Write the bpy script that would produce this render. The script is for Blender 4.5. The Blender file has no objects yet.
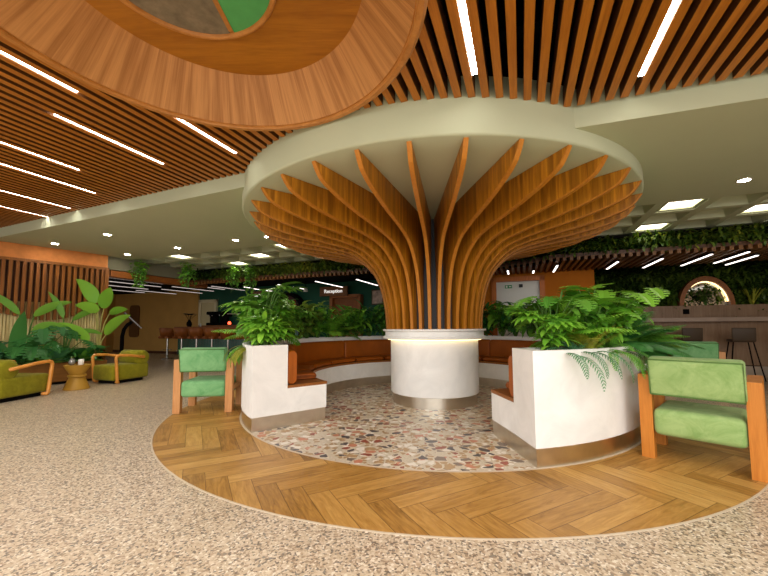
import bpy, bmesh, math, random
from math import sin, cos, pi, radians, sqrt, atan2
from mathutils import Matrix, Vector

random.seed(7)
SC = bpy.context.scene
COL = SC.collection

# ------------------------------------------------------------------ helpers
def lin(r, g, b):
    def c(v):
        v /= 255.0
        return v / 12.92 if v <= 0.04045 else ((v + 0.055) / 1.055) ** 2.4
    return (c(r), c(g), c(b), 1.0)

EV = (0.93344, -0.35872)      # along the edge of the lowered ceiling
DV = (0.35872, 0.93344)       # along the ceiling slats, away from the entrance
def ED(e, d):
    return (e * EV[0] + d * DV[0], e * EV[1] + d * DV[1])
def edz(e, d, z):
    return (*ED(e, d), z)
ED_ROT = atan2(EV[1], EV[0])

class MB:
    """collects faces; build() links them as ONE mesh object"""
    def __init__(s):
        s.v = []; s.f = []; s.t = []; s.sm = []
    def add(s, vs, fs, tint=0.5, smooth=False, M=None):
        o = len(s.v)
        if M is not None:
            vs = [tuple(M @ Vector(p)) for p in vs]
        s.v.extend(vs)
        for f in fs:
            s.f.append(tuple(i + o for i in f)); s.t.append(tint); s.sm.append(smooth)
    def box(s, x0, x1, y0, y1, z0, z1, M=None, tint=0.5):
        vs = [(x0,y0,z0),(x1,y0,z0),(x1,y1,z0),(x0,y1,z0),(x0,y0,z1),(x1,y0,z1),(x1,y1,z1),(x0,y1,z1)]
        s.add(vs, [(0,3,2,1),(4,5,6,7),(0,1,5,4),(1,2,6,5),(2,3,7,6),(3,0,4,7)], tint, False, M)
    def prism(s, pts, z0, z1, M=None, smooth=False):
        n = len(pts)
        vs = [(p[0],p[1],z0) for p in pts] + [(p[0],p[1],z1) for p in pts]
        s.add(vs, [tuple(range(n-1,-1,-1)), tuple(range(n,2*n))], 0.5, False, M)
        s.add(vs, [(i,(i+1)%n,n+(i+1)%n,n+i) for i in range(n)], 0.5, smooth, M)
    def lathe(s, prof, n=48, M=None, closed=False, a0=0.0, a1=2*pi, smooth=True, caps=False):
        full = abs(a1 - a0 - 2*pi) < 1e-6
        m = len(prof); k = n if full else n + 1
        vs = []
        for i in range(k):
            a = a0 + (a1 - a0) * i / n
            for r, z in prof: vs.append((r*cos(a), r*sin(a), z))
        fs = []
        mm = m if closed else m - 1
        for i in range(n):
            i2 = (i + 1) % k
            for j in range(mm):
                j2 = (j + 1) % m
                fs.append((i*m+j, i2*m+j, i2*m+j2, i*m+j2))
        s.add(vs, fs, 0.5, smooth, M)
        if caps and not full:
            s.add(vs, [tuple(range(m)), tuple((k-1)*m + j for j in range(m-1,-1,-1))], 0.5, False, M)
    def tube(s, path, r, n=8, M=None, tint=0.5, caps=True):
        path = [Vector(p) for p in path]
        m = len(path); vs = []
        up = Vector((0,0,1))
        prevx = None
        for i, p in enumerate(path):
            t = (path[min(i+1,m-1)] - path[max(i-1,0)]).normalized()
            if prevx is None:
                x = t.cross(up)
                if x.length < 1e-3: x = t.cross(Vector((1,0,0)))
            else:
                x = prevx - t * prevx.dot(t)
            x.normalize(); prevx = x
            y = t.cross(x)
            rr = r[i] if isinstance(r, (list, tuple)) else r
            for k in range(n):
                a = 2*pi*k/n
                vs.append(tuple(p + x*(rr*cos(a)) + y*(rr*sin(a))))
        fs = [(i*n+k, i*n+(k+1)%n, (i+1)*n+(k+1)%n, (i+1)*n+k) for i in range(m-1) for k in range(n)]
        s.add(vs, fs, tint, True, M)
        if caps:
            s.add(vs, [tuple(range(n-1,-1,-1)), tuple(range((m-1)*n, m*n))], tint, False, M)
    def rbox(s, sx, sy, sz, r, M=None, seg=3, puff=0.0):
        bm = bmesh.new()
        bmesh.ops.create_cube(bm, size=1.0)
        for v in bm.verts: v.co = Vector((v.co.x*sx, v.co.y*sy, v.co.z*sz))
        bmesh.ops.bevel(bm, geom=list(bm.edges), offset=r, segments=seg, profile=0.5, affect='EDGES')
        bm.verts.index_update()
        vs = [tuple(v.co) for v in bm.verts]
        fs = [tuple(v.index for v in f.verts) for f in bm.faces]
        bm.free()
        s.add(vs, fs, 0.5, True, M)
    def build(s, name, mat, parent=None, loc=None, M=None):
        me = bpy.data.meshes.new(name)
        me.from_pydata(s.v, [], s.f)
        me.polygons.foreach_set('use_smooth', s.sm)
        at = me.attributes.new('tint', 'FLOAT', 'FACE')
        at.data.foreach_set('value', s.t)
        me.materials.append(mat)
        me.update()
        o = bpy.data.objects.new(name, me)
        COL.objects.link(o)
        if parent is not None: o.parent = parent
        if M is not None: o.matrix_local = M
        if loc is not None: o.location = loc
        return o

def flat_edges(o, ang=40):
    """sharp creases by angle on a smooth-shaded mesh"""
    me = o.data
    bm = bmesh.new(); bm.from_mesh(me)
    for e in bm.edges:
        if len(e.link_faces) == 2 and e.calc_face_angle(0) > radians(ang): e.smooth = False
    bm.to_mesh(me); bm.free()
    return o

def tag(o, label=None, cat=None, group=None, kind=None):
    if label: o['label'] = label
    if cat: o['category'] = cat
    if group: o['group'] = group
    if kind: o['kind'] = kind
    return o

def thing(name, label, cat, loc=(0,0,0), rz=0.0, group=None):
    o = bpy.data.objects.new(name, None)
    o.empty_display_size = 0.1
    COL.objects.link(o)
    o.location = loc; o.rotation_euler = (0,0,rz)
    return tag(o, label, cat, group)

KIDS = {}
def copy_tree(o, parent=None):
    c = o.copy(); COL.objects.link(c)
    if parent is not None: c.parent = parent
    for ch in [x for x in SC.objects if x.parent == o]:
        copy_tree(ch, c)
    return c

def place(o, loc, rz=0.0, label=None, sc=None, group=None):
    o.location = loc; o.rotation_euler = (0,0,rz)
    if label: o['label'] = label
    if sc: o.scale = (sc,sc,sc)
    if group: o['group'] = group
    return o

def struct(o):
    o['kind'] = 'structure'; return o

def TRS(loc=(0,0,0), rz=0.0, rx=0.0, ry=0.0):
    return Matrix.Translation(Vector(loc)) @ Matrix.Rotation(rz,4,'Z') @ Matrix.Rotation(ry,4,'Y') @ Matrix.Rotation(rx,4,'X')

# ------------------------------------------------------------------ materials
class NT:
    def __init__(s, name):
        s.m = bpy.data.materials.new(name); s.m.use_nodes = True
        s.t = s.m.node_tree; s.n = s.t.nodes
        s.b = s.n['Principled BSDF']; s.o = s.n['Material Output']
    def node(s, ty, **kw):
        n = s.n.new(ty)
        for k, v in kw.items(): setattr(n, k, v)
        return n
    def put(s, sock, val):
        if hasattr(val, 'is_output') or isinstance(val, bpy.types.NodeSocket): s.t.links.new(val, sock)
        else: sock.default_value = val
    def math(s, op, a, b=None, c=None):
        n = s.node('ShaderNodeMath', operation=op)
        s.put(n.inputs[0], a)
        if b is not None: s.put(n.inputs[1], b)
        if c is not None: s.put(n.inputs[2], c)
        return n.outputs[0]
    def coord(s, which='Object'):
        return s.node('ShaderNodeTexCoord').outputs[which]
    def mapping(s, vec, scale=(1,1,1), rot=(0,0,0), loc=(0,0,0)):
        n = s.node('ShaderNodeMapping')
        s.put(n.inputs['Vector'], vec)
        n.inputs['Scale'].default_value = scale; n.inputs['Rotation'].default_value = rot; n.inputs['Location'].default_value = loc
        return n.outputs[0]
    def noise(s, vec, scale=5, detail=3, rough=0.5, dist=0.0, out='Fac'):
        n = s.node('ShaderNodeTexNoise')
        s.put(n.inputs['Vector'], vec)
        n.inputs['Scale'].default_value = scale; n.inputs['Detail'].default_value = detail
        n.inputs['Roughness'].default_value = rough; n.inputs['Distortion'].default_value = dist
        return n.outputs[out]
    def ramp(s, fac, stops, interp='LINEAR'):
        n = s.node('ShaderNodeValToRGB'); s.put(n.inputs[0], fac)
        r = n.color_ramp; r.interpolation = interp
        while len(r.elements) < len(stops): r.elements.new(0.5)
        for e, (p, c) in zip(r.elements, stops): e.position = p; e.color = c
        return n.outputs[0]
    def mix(s, fac, a, b, blend='MIX'):
        n = s.node('ShaderNodeMix', data_type='RGBA', blend_type=blend)
        s.put(n.inputs[0], fac); s.put(n.inputs[6], a); s.put(n.inputs[7], b)
        return n.outputs[2]
    def bump(s, h, strength=0.2, dist=0.01):
        n = s.node('ShaderNodeBump'); n.inputs['Strength'].default_value = strength; n.inputs['Distance'].default_value = dist
        s.put(n.inputs['Height'], h)
        s.t.links.new(n.outputs[0], s.b.inputs['Normal'])
    def col(s, c): s.put(s.b.inputs['Base Color'], c)
    def set(s, rough=0.5, metal=0.0, spec=0.5):
        s.b.inputs['Roughness'].default_value = rough; s.b.inputs['Metallic'].default_value = metal
        s.b.inputs['Specular IOR Level'].default_value = spec
        return s

def plain(name, c, rough=0.5, metal=0.0, spec=0.5, var=0.0, scale=4):
    n = NT(name); n.set(rough, metal, spec)
    if var:
        f = n.noise(n.coord(), scale, 4, 0.6)
        d = tuple(max(0, x*(1-var)) for x in c[:3]) + (1,)
        u = tuple(min(1, x*(1+var)) for x in c[:3]) + (1,)
        n.col(n.ramp(f, [(0.3, d), (0.7, u)]))
    else: n.col(c)
    return n.m

def emit(name, c, s):
    n = NT(name)
    n.b.inputs['Base Color'].default_value = (0.8,0.8,0.8,1)
    n.b.inputs['Emission Color'].default_value = c; n.b.inputs['Emission Strength'].default_value = s
    return n.m

def wood(name, c1, c2, stretch=(1,14,14), scale=3.0, rough=0.45, bands=None, bump=0.05):
    """grain drawn out along the axis with the small stretch factor"""
    n = NT(name); n.set(rough, 0, 0.35)
    v = n.mapping(n.coord(), stretch)
    f = n.noise(v, scale, 5, 0.6, 0.6)
    fine = n.noise(v, scale*5, 3, 0.6)
    f2 = n.math('ADD', n.math('MULTIPLY', f, 0.72), n.math('MULTIPLY', fine, 0.28))
    c = n.ramp(f2, [(0.32, c1), (0.66, c2)])
    if bands:
        ax, w, amt = bands
        sep = n.node('ShaderNodeSeparateXYZ'); n.put(sep.inputs[0], n.coord())
        k = n.math('FLOOR', n.math('DIVIDE', sep.outputs[ax], w))
        wn = n.node('ShaderNodeTexWhiteNoise', noise_dimensions='2D')
        oi = n.node('ShaderNodeObjectInfo')
        cmb = n.node('ShaderNodeCombineXYZ'); n.put(cmb.inputs[0], k); n.put(cmb.inputs[1], n.math('MULTIPLY', oi.outputs['Random'], 37.0))
        n.put(wn.inputs['Vector'], cmb.outputs[0])
        c = n.mix(n.math('MULTIPLY', wn.outputs['Value'], amt), c, tuple(x*0.35 for x in c1[:3])+(1,))
        c = n.mix(n.math('MULTIPLY', n.math('SUBTRACT', wn.outputs['Value'], 0.8), 1.2), c, c2, 'ADD') if False else c
    n.col(c)
    if bump: n.bump(f2, bump, 0.004)
    return n.m

def leafmat(name, ca, cb, rough=0.42, trans=0.25):
    n = NT(name); n.set(rough, 0, 0.4)
    at = n.node('ShaderNodeAttribute', attribute_name='tint')
    c = n.ramp(at.outputs['Fac'], [(0.0, ca), (1.0, cb)])
    n.col(c)
    if trans:
        tr = n.node('ShaderNodeBsdfTranslucent'); n.put(tr.inputs[0], c)
        mx = n.node('ShaderNodeMixShader'); mx.inputs[0].default_value = trans
        n.t.links.new(n.b.outputs[0], mx.inputs[1]); n.t.links.new(tr.outputs[0], mx.inputs[2])
        n.t.links.new(mx.outputs[0], n.o.inputs[0])
    return n.m

# floors --------------------------------------------------------------
def mat_floor():
    n = NT('beige_terrazzo'); n.set(0.32, 0, 0.4)
    v = n.mapping(n.coord(), (1,1,0))
    vo = n.node('ShaderNodeTexVoronoi', feature='F1'); n.put(vo.inputs['Vector'], v); vo.inputs['Scale'].default_value = 95
    sep = n.node('ShaderNodeSeparateColor'); n.put(sep.inputs[0], vo.outputs['Color'])
    chips = n.ramp(sep.outputs[0], [(0.0, lin(88,74,62)), (0.12, lin(146,122,98)), (0.26, lin(192,170,142)), (0.60, lin(210,192,166)), (0.84, lin(232,220,200)), (0.95, lin(118,110,102))], 'CONSTANT')
    vo2 = n.node('ShaderNodeTexVoronoi', feature='F1'); n.put(vo2.inputs['Vector'], v); vo2.inputs['Scale'].default_value = 34
    sep2 = n.node('ShaderNodeSeparateColor'); n.put(sep2.inputs[0], vo2.outputs['Color'])
    big = n.ramp(sep2.outputs[1], [(0.0, lin(168,138,108)), (0.15, lin(204,184,156)), (0.8, lin(222,206,182))], 'CONSTANT')
    m = n.math('LESS_THAN', vo2.outputs['Distance'], 0.30)
    c = n.mix(n.math('MULTIPLY', m, 0.7), chips, big)
    n.col(n.mix(0.15, c, lin(206,188,160)))
    return n.m

def mat_mosaic():
    n = NT('coarse_terrazzo_chips'); n.set(0.30, 0, 0.4)
    v = n.mapping(n.coord(), (1,1,0), (0,0,0.4))
    nz = n.noise(v, 9, 2, 0.5, 0, 'Color')
    vv = n.node('ShaderNodeMix', data_type='VECTOR'); vv.inputs[0].default_value = 0.035
    n.put(vv.inputs[4], v); n.put(vv.inputs[5], nz)
    def layer(scale, edge, prob, stops, seed):
        vec = n.mapping(vv.outputs[1], (1,1,1), (0,0,seed), (seed*3.7, seed*1.3, 0))
        a = n.node('ShaderNodeTexVoronoi', feature='F1', distance='EUCLIDEAN'); n.put(a.inputs['Vector'], vec); a.inputs['Scale'].default_value = scale
        b = n.node('ShaderNodeTexVoronoi', feature='DISTANCE_TO_EDGE'); n.put(b.inputs['Vector'], vec); b.inputs['Scale'].default_value = scale
        s = n.node('ShaderNodeSeparateColor'); n.put(s.inputs[0], a.outputs['Color'])
        mask = n.math('MULTIPLY', n.math('GREATER_THAN', b.outputs['Distance'], edge), n.math('LESS_THAN', s.outputs[1], prob))
        return mask, n.ramp(s.outputs[0], stops, 'CONSTANT')
    pal = [(0.0, lin(88,82,84)), (0.18, lin(160,82,60)), (0.36, lin(186,152,108)), (0.56, lin(234,226,212)), (0.78, lin(134,116,104)), (0.9, lin(204,136,104))]
    base = n.ramp(n.noise(v, 60, 3), [(0.3, lin(200,186,160)), (0.7, lin(220,208,186))])
    m1, c1 = layer(13, 0.11, 0.56, pal, 0.3)
    m2, c2 = layer(22, 0.10, 0.55, pal[2:] + pal[:0], 1.1)
    c = n.mix(m2, base, c2)
    c = n.mix(m1, c, c1)
    n.col(c)
    return n.m

def mat_herringbone():
    n = NT('oak_herringbone'); n.set(0.40, 0, 0.35)
    W, L = 0.14, 5.0
    v = n.mapping(n.coord(), (1/W, -1/W, 0), (0,0,radians(28.0)), (212.606, 182.896, 0))
    sp = n.node('ShaderNodeSeparateXYZ'); n.put(sp.inputs[0], v)
    x, y = sp.outputs[0], sp.outputs[1]
    i = n.math('FLOOR', x); j = n.math('FLOOR', y)
    m = n.math('FLOORED_MODULO', n.math('SUBTRACT', i, j), 2*L)
    hor = n.math('LESS_THAN', m, L - 0.5)
    inv = n.math('SUBTRACT', 1.0, hor)
    hx = n.math('SUBTRACT', i, m)
    vy = n.math('SUBTRACT', j, n.math('SUBTRACT', 2*L - 1, m))
    def sel(a, b): return n.math('ADD', n.math('MULTIPLY', hor, a), n.math('MULTIPLY', inv, b))
    idx = sel(hx, i); idy = sel(j, vy)
    lx = sel(n.math('SUBTRACT', x, hx), n.math('SUBTRACT', y, vy))      # along the plank 0..L
    ly = sel(n.math('SUBTRACT', y, j), n.math('SUBTRACT', x, i))        # across 0..1
    cid = n.node('ShaderNodeCombineXYZ'); n.put(cid.inputs[0], idx); n.put(cid.inputs[1], idy); n.put(cid.inputs[2], hor)
    wn = n.node('ShaderNodeTexWhiteNoise', noise_dimensions='3D'); n.put(wn.inputs['Vector'], cid.outputs[0])
    g = n.node('ShaderNodeCombineXYZ')
    n.put(g.inputs[0], n.math('MULTIPLY', lx, 0.22)); n.put(g.inputs[1], n.math('MULTIPLY', ly, 1.6)); n.put(g.inputs[2], n.math('MULTIPLY', wn.outputs['Value'], 50.0))
    gr = n.noise(g.outputs[0], 2.6, 5, 0.6, 1.2)
    fine = n.noise(g.outputs[0], 14, 3, 0.6)
    tone = n.math('ADD', n.math('MULTIPLY', gr, 0.60), n.math('ADD', n.math('MULTIPLY', fine, 0.12), n.math('MULTIPLY', wn.outputs['Value'], 0.30)))
    c = n.ramp(tone, [(0.28, lin(132,92,38)), (0.46, lin(172,126,60)), (0.64, lin(196,150,80)), (0.85, lin(216,174,104))])
    ed = n.math('MINIMUM', n.math('MINIMUM', ly, n.math('SUBTRACT', 1.0, ly)), n.math('MINIMUM', lx, n.math('SUBTRACT', L, lx)))
    gap = n.math('LESS_THAN', ed, 0.018)
    n.col(n.mix(n.math('MULTIPLY', gap, 0.65), c, lin(84,52,20)))
    return n.m

SAGE = plain('sage_paint', lin(186,190,160), 0.85, 0, 0.2, 0.02, 1.5)
def mat_plaster(name, c, var=0.06):
    n = NT(name); n.set(0.6, 0, 0.3)
    f = n.noise(n.coord(), 3.0, 6, 0.65, 0.8)
    d = tuple(x*(1-var) for x in c[:3])+(1,); u = tuple(min(1,x*(1+var)) for x in c[:3])+(1,)
    n.col(n.ramp(f, [(0.35, d), (0.65, u)]))
    n.bump(n.noise(n.coord(), 14, 4), 0.05, 0.004)
    return n.m
PLASTER = mat_plaster('white_microcement', lin(243,242,238))
SLATW = wood('slat_oak', lin(150,86,16), lin(188,118,30), (14,0.8,14), 2.6)
FINW = wood('fin_veneer', lin(152,90,12), lin(220,148,38), (14,14,0.7), 2.6, 0.42, bands=(0, 0.034, 0.6))
EDGEW = wood('fin_edge_ply', lin(170,102,28), lin(198,130,44), (8,8,0.8), 3.0, 0.45)
def radial_wood(name, c1, c2, k, zk, dist):
    n = NT(name); n.set(0.45, 0, 0.35)
    sp = n.node('ShaderNodeSeparateXYZ'); n.put(sp.inputs[0], n.coord())
    an = n.math('ARCTAN2', sp.outputs[1], sp.outputs[0])
    sl = n.math('FLOOR', n.math('MULTIPLY', an, 4.2))
    cb = n.node('ShaderNodeCombineXYZ'); n.put(cb.inputs[0], n.math('MULTIPLY', an, k)); n.put(cb.inputs[1], n.math('MULTIPLY', sp.outputs[2], zk)); n.put(cb.inputs[2], n.math('MULTIPLY', sl, 7.3))
    f = n.noise(cb.outputs[0], 1.0, 4, 0.55, dist)
    wv = n.math('PINGPONG', n.math('MULTIPLY', f, 5.0), 1.0)
    cb2 = n.node('ShaderNodeCombineXYZ'); n.put(cb2.inputs[0], n.math('MULTIPLY', an, k*9)); n.put(cb2.inputs[1], n.math('MULTIPLY', sp.outputs[2], zk)); 
    fine = n.noise(cb2.outputs[0], 1.0, 3, 0.6)
    tone = n.math('ADD', n.math('MULTIPLY', wv, 0.45), n.math('MULTIPLY', fine, 0.55))
    n.col(n.ramp(tone, [(0.15, c1), (0.8, c2)])); return n.m
OCUW = radial_wood('oculus_veneer', lin(152,98,48), lin(204,146,86), 16.0, 1.1, 0.25)
OCUD = wood('oculus_ceiling_veneer', lin(144,86,16), lin(182,118,30), (0.9,9,9), 1.6, 0.45)
RIMW = wood('rim_wood', lin(164,104,42), lin(196,134,66), (3,3,10), 3, 0.4)
BLACK = plain('plenum_black', lin(16,14,13), 0.9, 0, 0.1)
DUCT = plain('duct_black', lin(40,38,36), 0.55, 0.2)
STEEL = plain('brushed_steel', lin(216,208,194), 0.28, 1.0, 0.5, 0.08, 6)
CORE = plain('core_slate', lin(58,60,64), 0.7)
LEDW = emit('led_white', (1.0,0.97,0.92,1), 26.0)
LEDS = emit('led_strip_back', (1.0,0.88,0.82,1), 2.6)
LEDWARM = emit('led_warm', (1.0,0.72,0.34,1), 2.6)
PANEL = emit('coffer_panel', (1.0,0.90,0.70,1), 4.5)
SPOTL = emit('downlight_glow', (1.0,0.92,0.78,1), 230.0)
ORANGE = plain('orange_leather', lin(164,84,10), 0.5, 0, 0.4, 0.12, 5)
ORANGED = plain('orange_leather_seat', lin(158,80,10), 0.45, 0, 0.4, 0.12, 5)
SEATTOP = plain('tan_bench_top', lin(150,90,36), 0.45, 0, 0.4, 0.1, 6)
SOIL = plain('dark_soil', lin(44,34,24), 0.95, 0, 0.1, 0.3, 30)
def velvet(name, c1, c2, sc=6):
    n = NT(name); n.set(0.8, 0, 0.2)
    f = n.noise(n.coord(), sc, 6, 0.68, 0.7)
    n.col(n.ramp(f, [(0.36, c1), (0.62, c2)]))
    n.b.inputs['Sheen Weight'].default_value = 0.08
    n.bump(n.noise(n.coord(), 120, 2), 0.08, 0.002)
    return n.m
GREENV = velvet('green_velvet', lin(128,160,92), lin(160,186,120))
GREENT = velvet('sage_green_velvet', lin(100,158,100), lin(132,184,126))
PIPING = plain('dark_green_piping', lin(84,116,52), 0.8)
OLIVE = velvet('olive_fabric', lin(128,122,18), lin(146,140,26), 9)
CHAIRW = wood('chair_oak', lin(186,126,72), lin(210,152,96), (12,12,0.8), 3)
CHAIRO = wood('chair_orange_oak', lin(182,108,34), lin(206,132,52), (12,12,0.8), 3)
TUBEW = plain('bent_beech', lin(222,148,62), 0.35, 0, 0.5, 0.12, 8)
MUSTARD = plain('mustard_lacquer', lin(176,132,44), 0.5, 0, 0.4, 0.06, 4)
CERAM = plain('white_ceramic', lin(240,236,228), 0.25)
GLASSY = plain('grey_glass', lin(150,150,146), 0.12, 0.5)

# ------------------------------------------------------------------ camera
cam = bpy.data.cameras.new('camera')
co = bpy.data.objects.new('camera', cam); COL.objects.link(co)
cam.sensor_fit = 'HORIZONTAL'; cam.sensor_width = 36.0
cam.lens = 355.717 / 768 * 36.0
cam.shift_y = 13.0 / 768
cam.clip_start = 0.05; cam.clip_end = 200
co.matrix_world = Matrix.Translation((0,0,1.05)) @ Matrix.Rotation(pi/2 + 0.0721, 4, 'X') @ Matrix.Rotation(-0.0059, 4, 'Z')
SC.camera = co

# ------------------------------------------------------------------ floors
CX, CY = 0.641, 5.142            # centre of the round seating area
KX, KY = 0.712, 5.142             # axis of the column
m = MB(); m.box(-26, 16, -5.0, 22, -0.08, 0.0)
struct(m.build('floor', mat_floor()))
def annulus(r0, r1, z0, z1, n=128):
    m = MB(); m.lathe([(r0,z0),(r1,z0),(r1,z1),(r0,z1)], n, closed=True, smooth=False); return m
struct(annulus(2.497, 3.3106, -0.02, 0.0025).build('floor_herringbone', mat_herringbone(), loc=(CX,CY,0)))
m = MB(); m.prism([(2.495*cos(2*pi*i/128), 2.495*sin(2*pi*i/128)) for i in range(128)], -0.02, 0.003)
struct(m.build('floor_mosaic', mat_mosaic(), loc=(CX,CY,0)))
TRIM = plain('pale_floor_trim', lin(206,190,166), 0.4)
struct(annulus(2.485, 2.505, -0.02, 0.0045).build('trim_1', TRIM, loc=(CX,CY,0)))
struct(annulus(3.305, 3.317, -0.02, 0.0035).build('trim_2', TRIM, loc=(CX,CY,0)))

# ------------------------------------------------------------------ slatted ceiling
DCX, DCY, DR = 0.668, 5.146, 2.5575
De = DCX*EV[0] + DCY*EV[1]; Dd = DCX*DV[0] + DCY*DV[1]
def edge_d(e):
    if e < De: return (2.975 - e*0.0329) / 0.9995
    return (3.0352 + e*0.0602) / 0.9982
def front_d(e):
    d = edge_d(e)
    if abs(e - De) < DR: d = min(d, Dd - sqrt(DR*DR - (e-De)**2))
    return d
OX, OY = -0.995, 1.725
Oe = OX*EV[0] + OY*EV[1]; Od = OX*DV[0] + OY*DV[1]; OR = 1.225
PITCH, SW = 0.0985, 0.054
m = MB()
for k in range(-150, 69):
    e0 = 0.958 + PITCH*k; ec = e0 + SW/2
    d1 = front_d(ec) - 0.004; d0 = -3.2
    ivs = [(d0, d1)]
    if abs(ec - Oe) < OR:
        h = sqrt(OR*OR - (ec-Oe)**2)
        ivs = [(d0, min(d1, Od-h)), (Od+h, d1)]
    for a, b in ivs:
        if b - a < 0.02: continue
        a = max(a, d0)
        # split into lengths so the grain is not endless
        m.box(e0, e0+SW, a, b, 2.784, 2.925)
o = m.build('ceiling_slats', SLATW, M=Matrix.Rotation(ED_ROT,4,'Z'))
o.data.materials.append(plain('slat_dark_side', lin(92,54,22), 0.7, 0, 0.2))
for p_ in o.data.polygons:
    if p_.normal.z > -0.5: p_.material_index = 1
struct(o)
m = MB(); m.box(-14, 7.5, -3.4, 3.5, 3.42, 3.46); m.box(-14, 7.5, 3.46, 3.5, 2.93, 3.42); m.box(7.46, 7.5, -3.4, 3.46, 2.93, 3.42); m.box(-14, -13.96, -3.4, 3.46, 2.93, 3.42); m.box(-14, 7.5, -3.4, -3.36, 2.93, 3.42)
struct(m.build('ceiling_plenum', BLACK, M=Matrix.Rotation(ED_ROT,4,'Z')))
# battens that carry the slats, dark
m = MB()
for dd in (0.15, 2.35):
    for a, b in ((-14, Oe - (sqrt(max(0, OR*OR-(dd-Od)**2))) ), (Oe + sqrt(max(0, OR*OR-(dd-Od)**2)), 5.2)):
        if b > a: m.box(a, b, dd-0.02, dd+0.02, 2.926, 2.97)
struct(m.build('ceiling_batten', BLACK, M=Matrix.Rotation(ED_ROT,4,'Z')))
# ducts above the slats
for k, (e0, d0, e1, d1, z, r) in enumerate(((-0.9, 1.9, 2.6, 2.25, 3.12, 0.045), (-1.0, 2.12, 2.6, 2.05, 3.22, 0.07))):
    m = MB(); m.tube([edz(e0,d0,z), edz(e1,d1,z)], r, 14)
    tag(m.build('ceiling_duct', DUCT), ['thin black pipe running above the slats over the round column', 'thicker black duct above the slats beside the thin pipe'][k], 'duct')

# LED strips between the slats
def strip(e, d0, d1, label):
    k = round((e - 0.958 - 0.0762) / PITCH); e = 0.958 + PITCH*k + 0.0762
    t = thing('ceiling_light', label, 'light', edz(e, (d0+d1)/2, 2.797), ED_ROT, 'strip lights in the slatted ceiling')
    L = (d1-d0)/2
    m = MB(); m.box(-0.018, 0.018, -L, L, -0.004, 0.012); m.build('diffuser', LEDW, t)
    m = MB(); m.box(-0.0215, 0.0215, -L-0.01, L+0.01, 0.012, 0.06); m.build('housing', BLACK, t)
for a in (( -3.05, 0.35, 1.534, 'white strip light in the slats at the left, next to the wooden oculus rim'),
          (-3.51, 1.643, 2.587, 'white strip light in the slats, whole and second out from the oculus'),
          (-2.655, 1.95, 2.69, 'short white strip light touching the oculus rim, nearest the round canopy'),
          (-4.50, 1.30, 2.352, 'white strip light in the slats, third out from the oculus'),
          (-5.06, 1.50, 2.851, 'white strip light in the slats, fourth out from the oculus'),
          (-6.10, 1.90, 3.09, 'white strip light in the slats ending close to the sage beam, fifth out'),
          (-6.86, 1.9, 3.20, 'white strip light in the slats touching the sage beam at the far left'),
          (-0.242, 1.2, 2.424, 'white strip light in the slats straight above the column front'),
          (0.80, 1.3, 2.869, 'white strip light in the slats right of the column, above the sage beam')):
    strip(*a)

# ------------------------------------------------------------------ oculus
m = MB()
m.lathe([(1.235,2.925),(1.235,2.80),(1.235,2.745),(1.215,2.728),(1.185,2.728),(1.178,2.74),(1.178,2.752),(1.17,2.752)], 96, M=TRS((OX,OY,0)))
struct(flat_edges(m.build('ceiling_oculus_rim', RIMW), 30))
IX, IY = -0.962, 1.80
m = MB(); n = 96; vs = []
for ring, (cx, cy, r, z) in enumerate(((OX,OY,1.172,2.752),(IX,IY,0.865,3.03))):
    for i in range(n): vs.append((cx + r*cos(2*pi*i/n), cy + r*sin(2*pi*i/n), z))
m.add(vs, [(i,(i+1)%n,n+(i+1)%n,n+i) for i in range(n)], 0.5, True)
struct(m.build('ceiling_oculus_wall', OCUW))
bpy.data.objects['ceiling_oculus_wall'].data.transform(Matrix.Translation((-IX,-IY,0))); bpy.data.objects['ceiling_oculus_wall'].location = (IX,IY,0)
HX, HY, HR = -1.11, 1.785, 0.525
m = MB(); vs = []
for (cx, cy, r, z) in ((IX,IY,0.867,3.03),(HX,HY,HR,3.035)):
    for i in range(n): vs.append((cx + r*cos(2*pi*i/n), cy + r*sin(2*pi*i/n), z))
m.add(vs, [(i,(i+1)%n,n+(i+1)%n,n+i) for i in range(n)], 0.5, True)
struct(m.build('ceiling_oculus_soffit', OCUD))
m = MB(); m.lathe([(HR+0.0,3.05),(HR-0.003,3.022),(HR-0.012,3.012),(HR-0.024,3.012),(HR-0.034,3.022),(HR-0.036,3.05)], 64, M=TRS((HX,HY,0)))
struct(m.build('ceiling_oculus_ring', RIMW))
BX = -1.03
def half(x0, x1, nm, mat):
    m = MB(); pts = []
    R = HR-0.02
    for i in range(96):
        a = 2*pi*i/96; pts.append((HX+max(x0-HX, min(x1-HX, R*cos(a))), HY+R*sin(a)))
    m.prism(pts, 3.034, 3.045); struct(m.build(nm, mat))
half(HX-1, BX, 'ceiling_oculus_panel', plain('stone_grey_panel', lin(124,112,92), 0.6, 0, 0.3, 0.3, 12))
half(BX+0.03, HX+1, 'ceiling_oculus_pane', plain('green_panel', lin(84,166,96), 0.5, 0, 0.3, 0.12, 5))
m = MB(); m.box(BX, BX+0.03, HY-HR+.06, HY+HR-.06, 3.030, 3.045)
struct(m.build('ceiling_oculus_bar', RIMW))

# ------------------------------------------------------------------ lowered ceiling, canopy disc, coffers
ZC = 2.625
def P2(e, d): return ED(e, d)
BE = De
kink = (BE, (2.975 - BE*0.0329)/0.9995)
CE0, CE1, CD0, CD1, CP = -9.085, 6.3, 5.455, 7.735, 0.57      # coffer field
m = MB()
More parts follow.
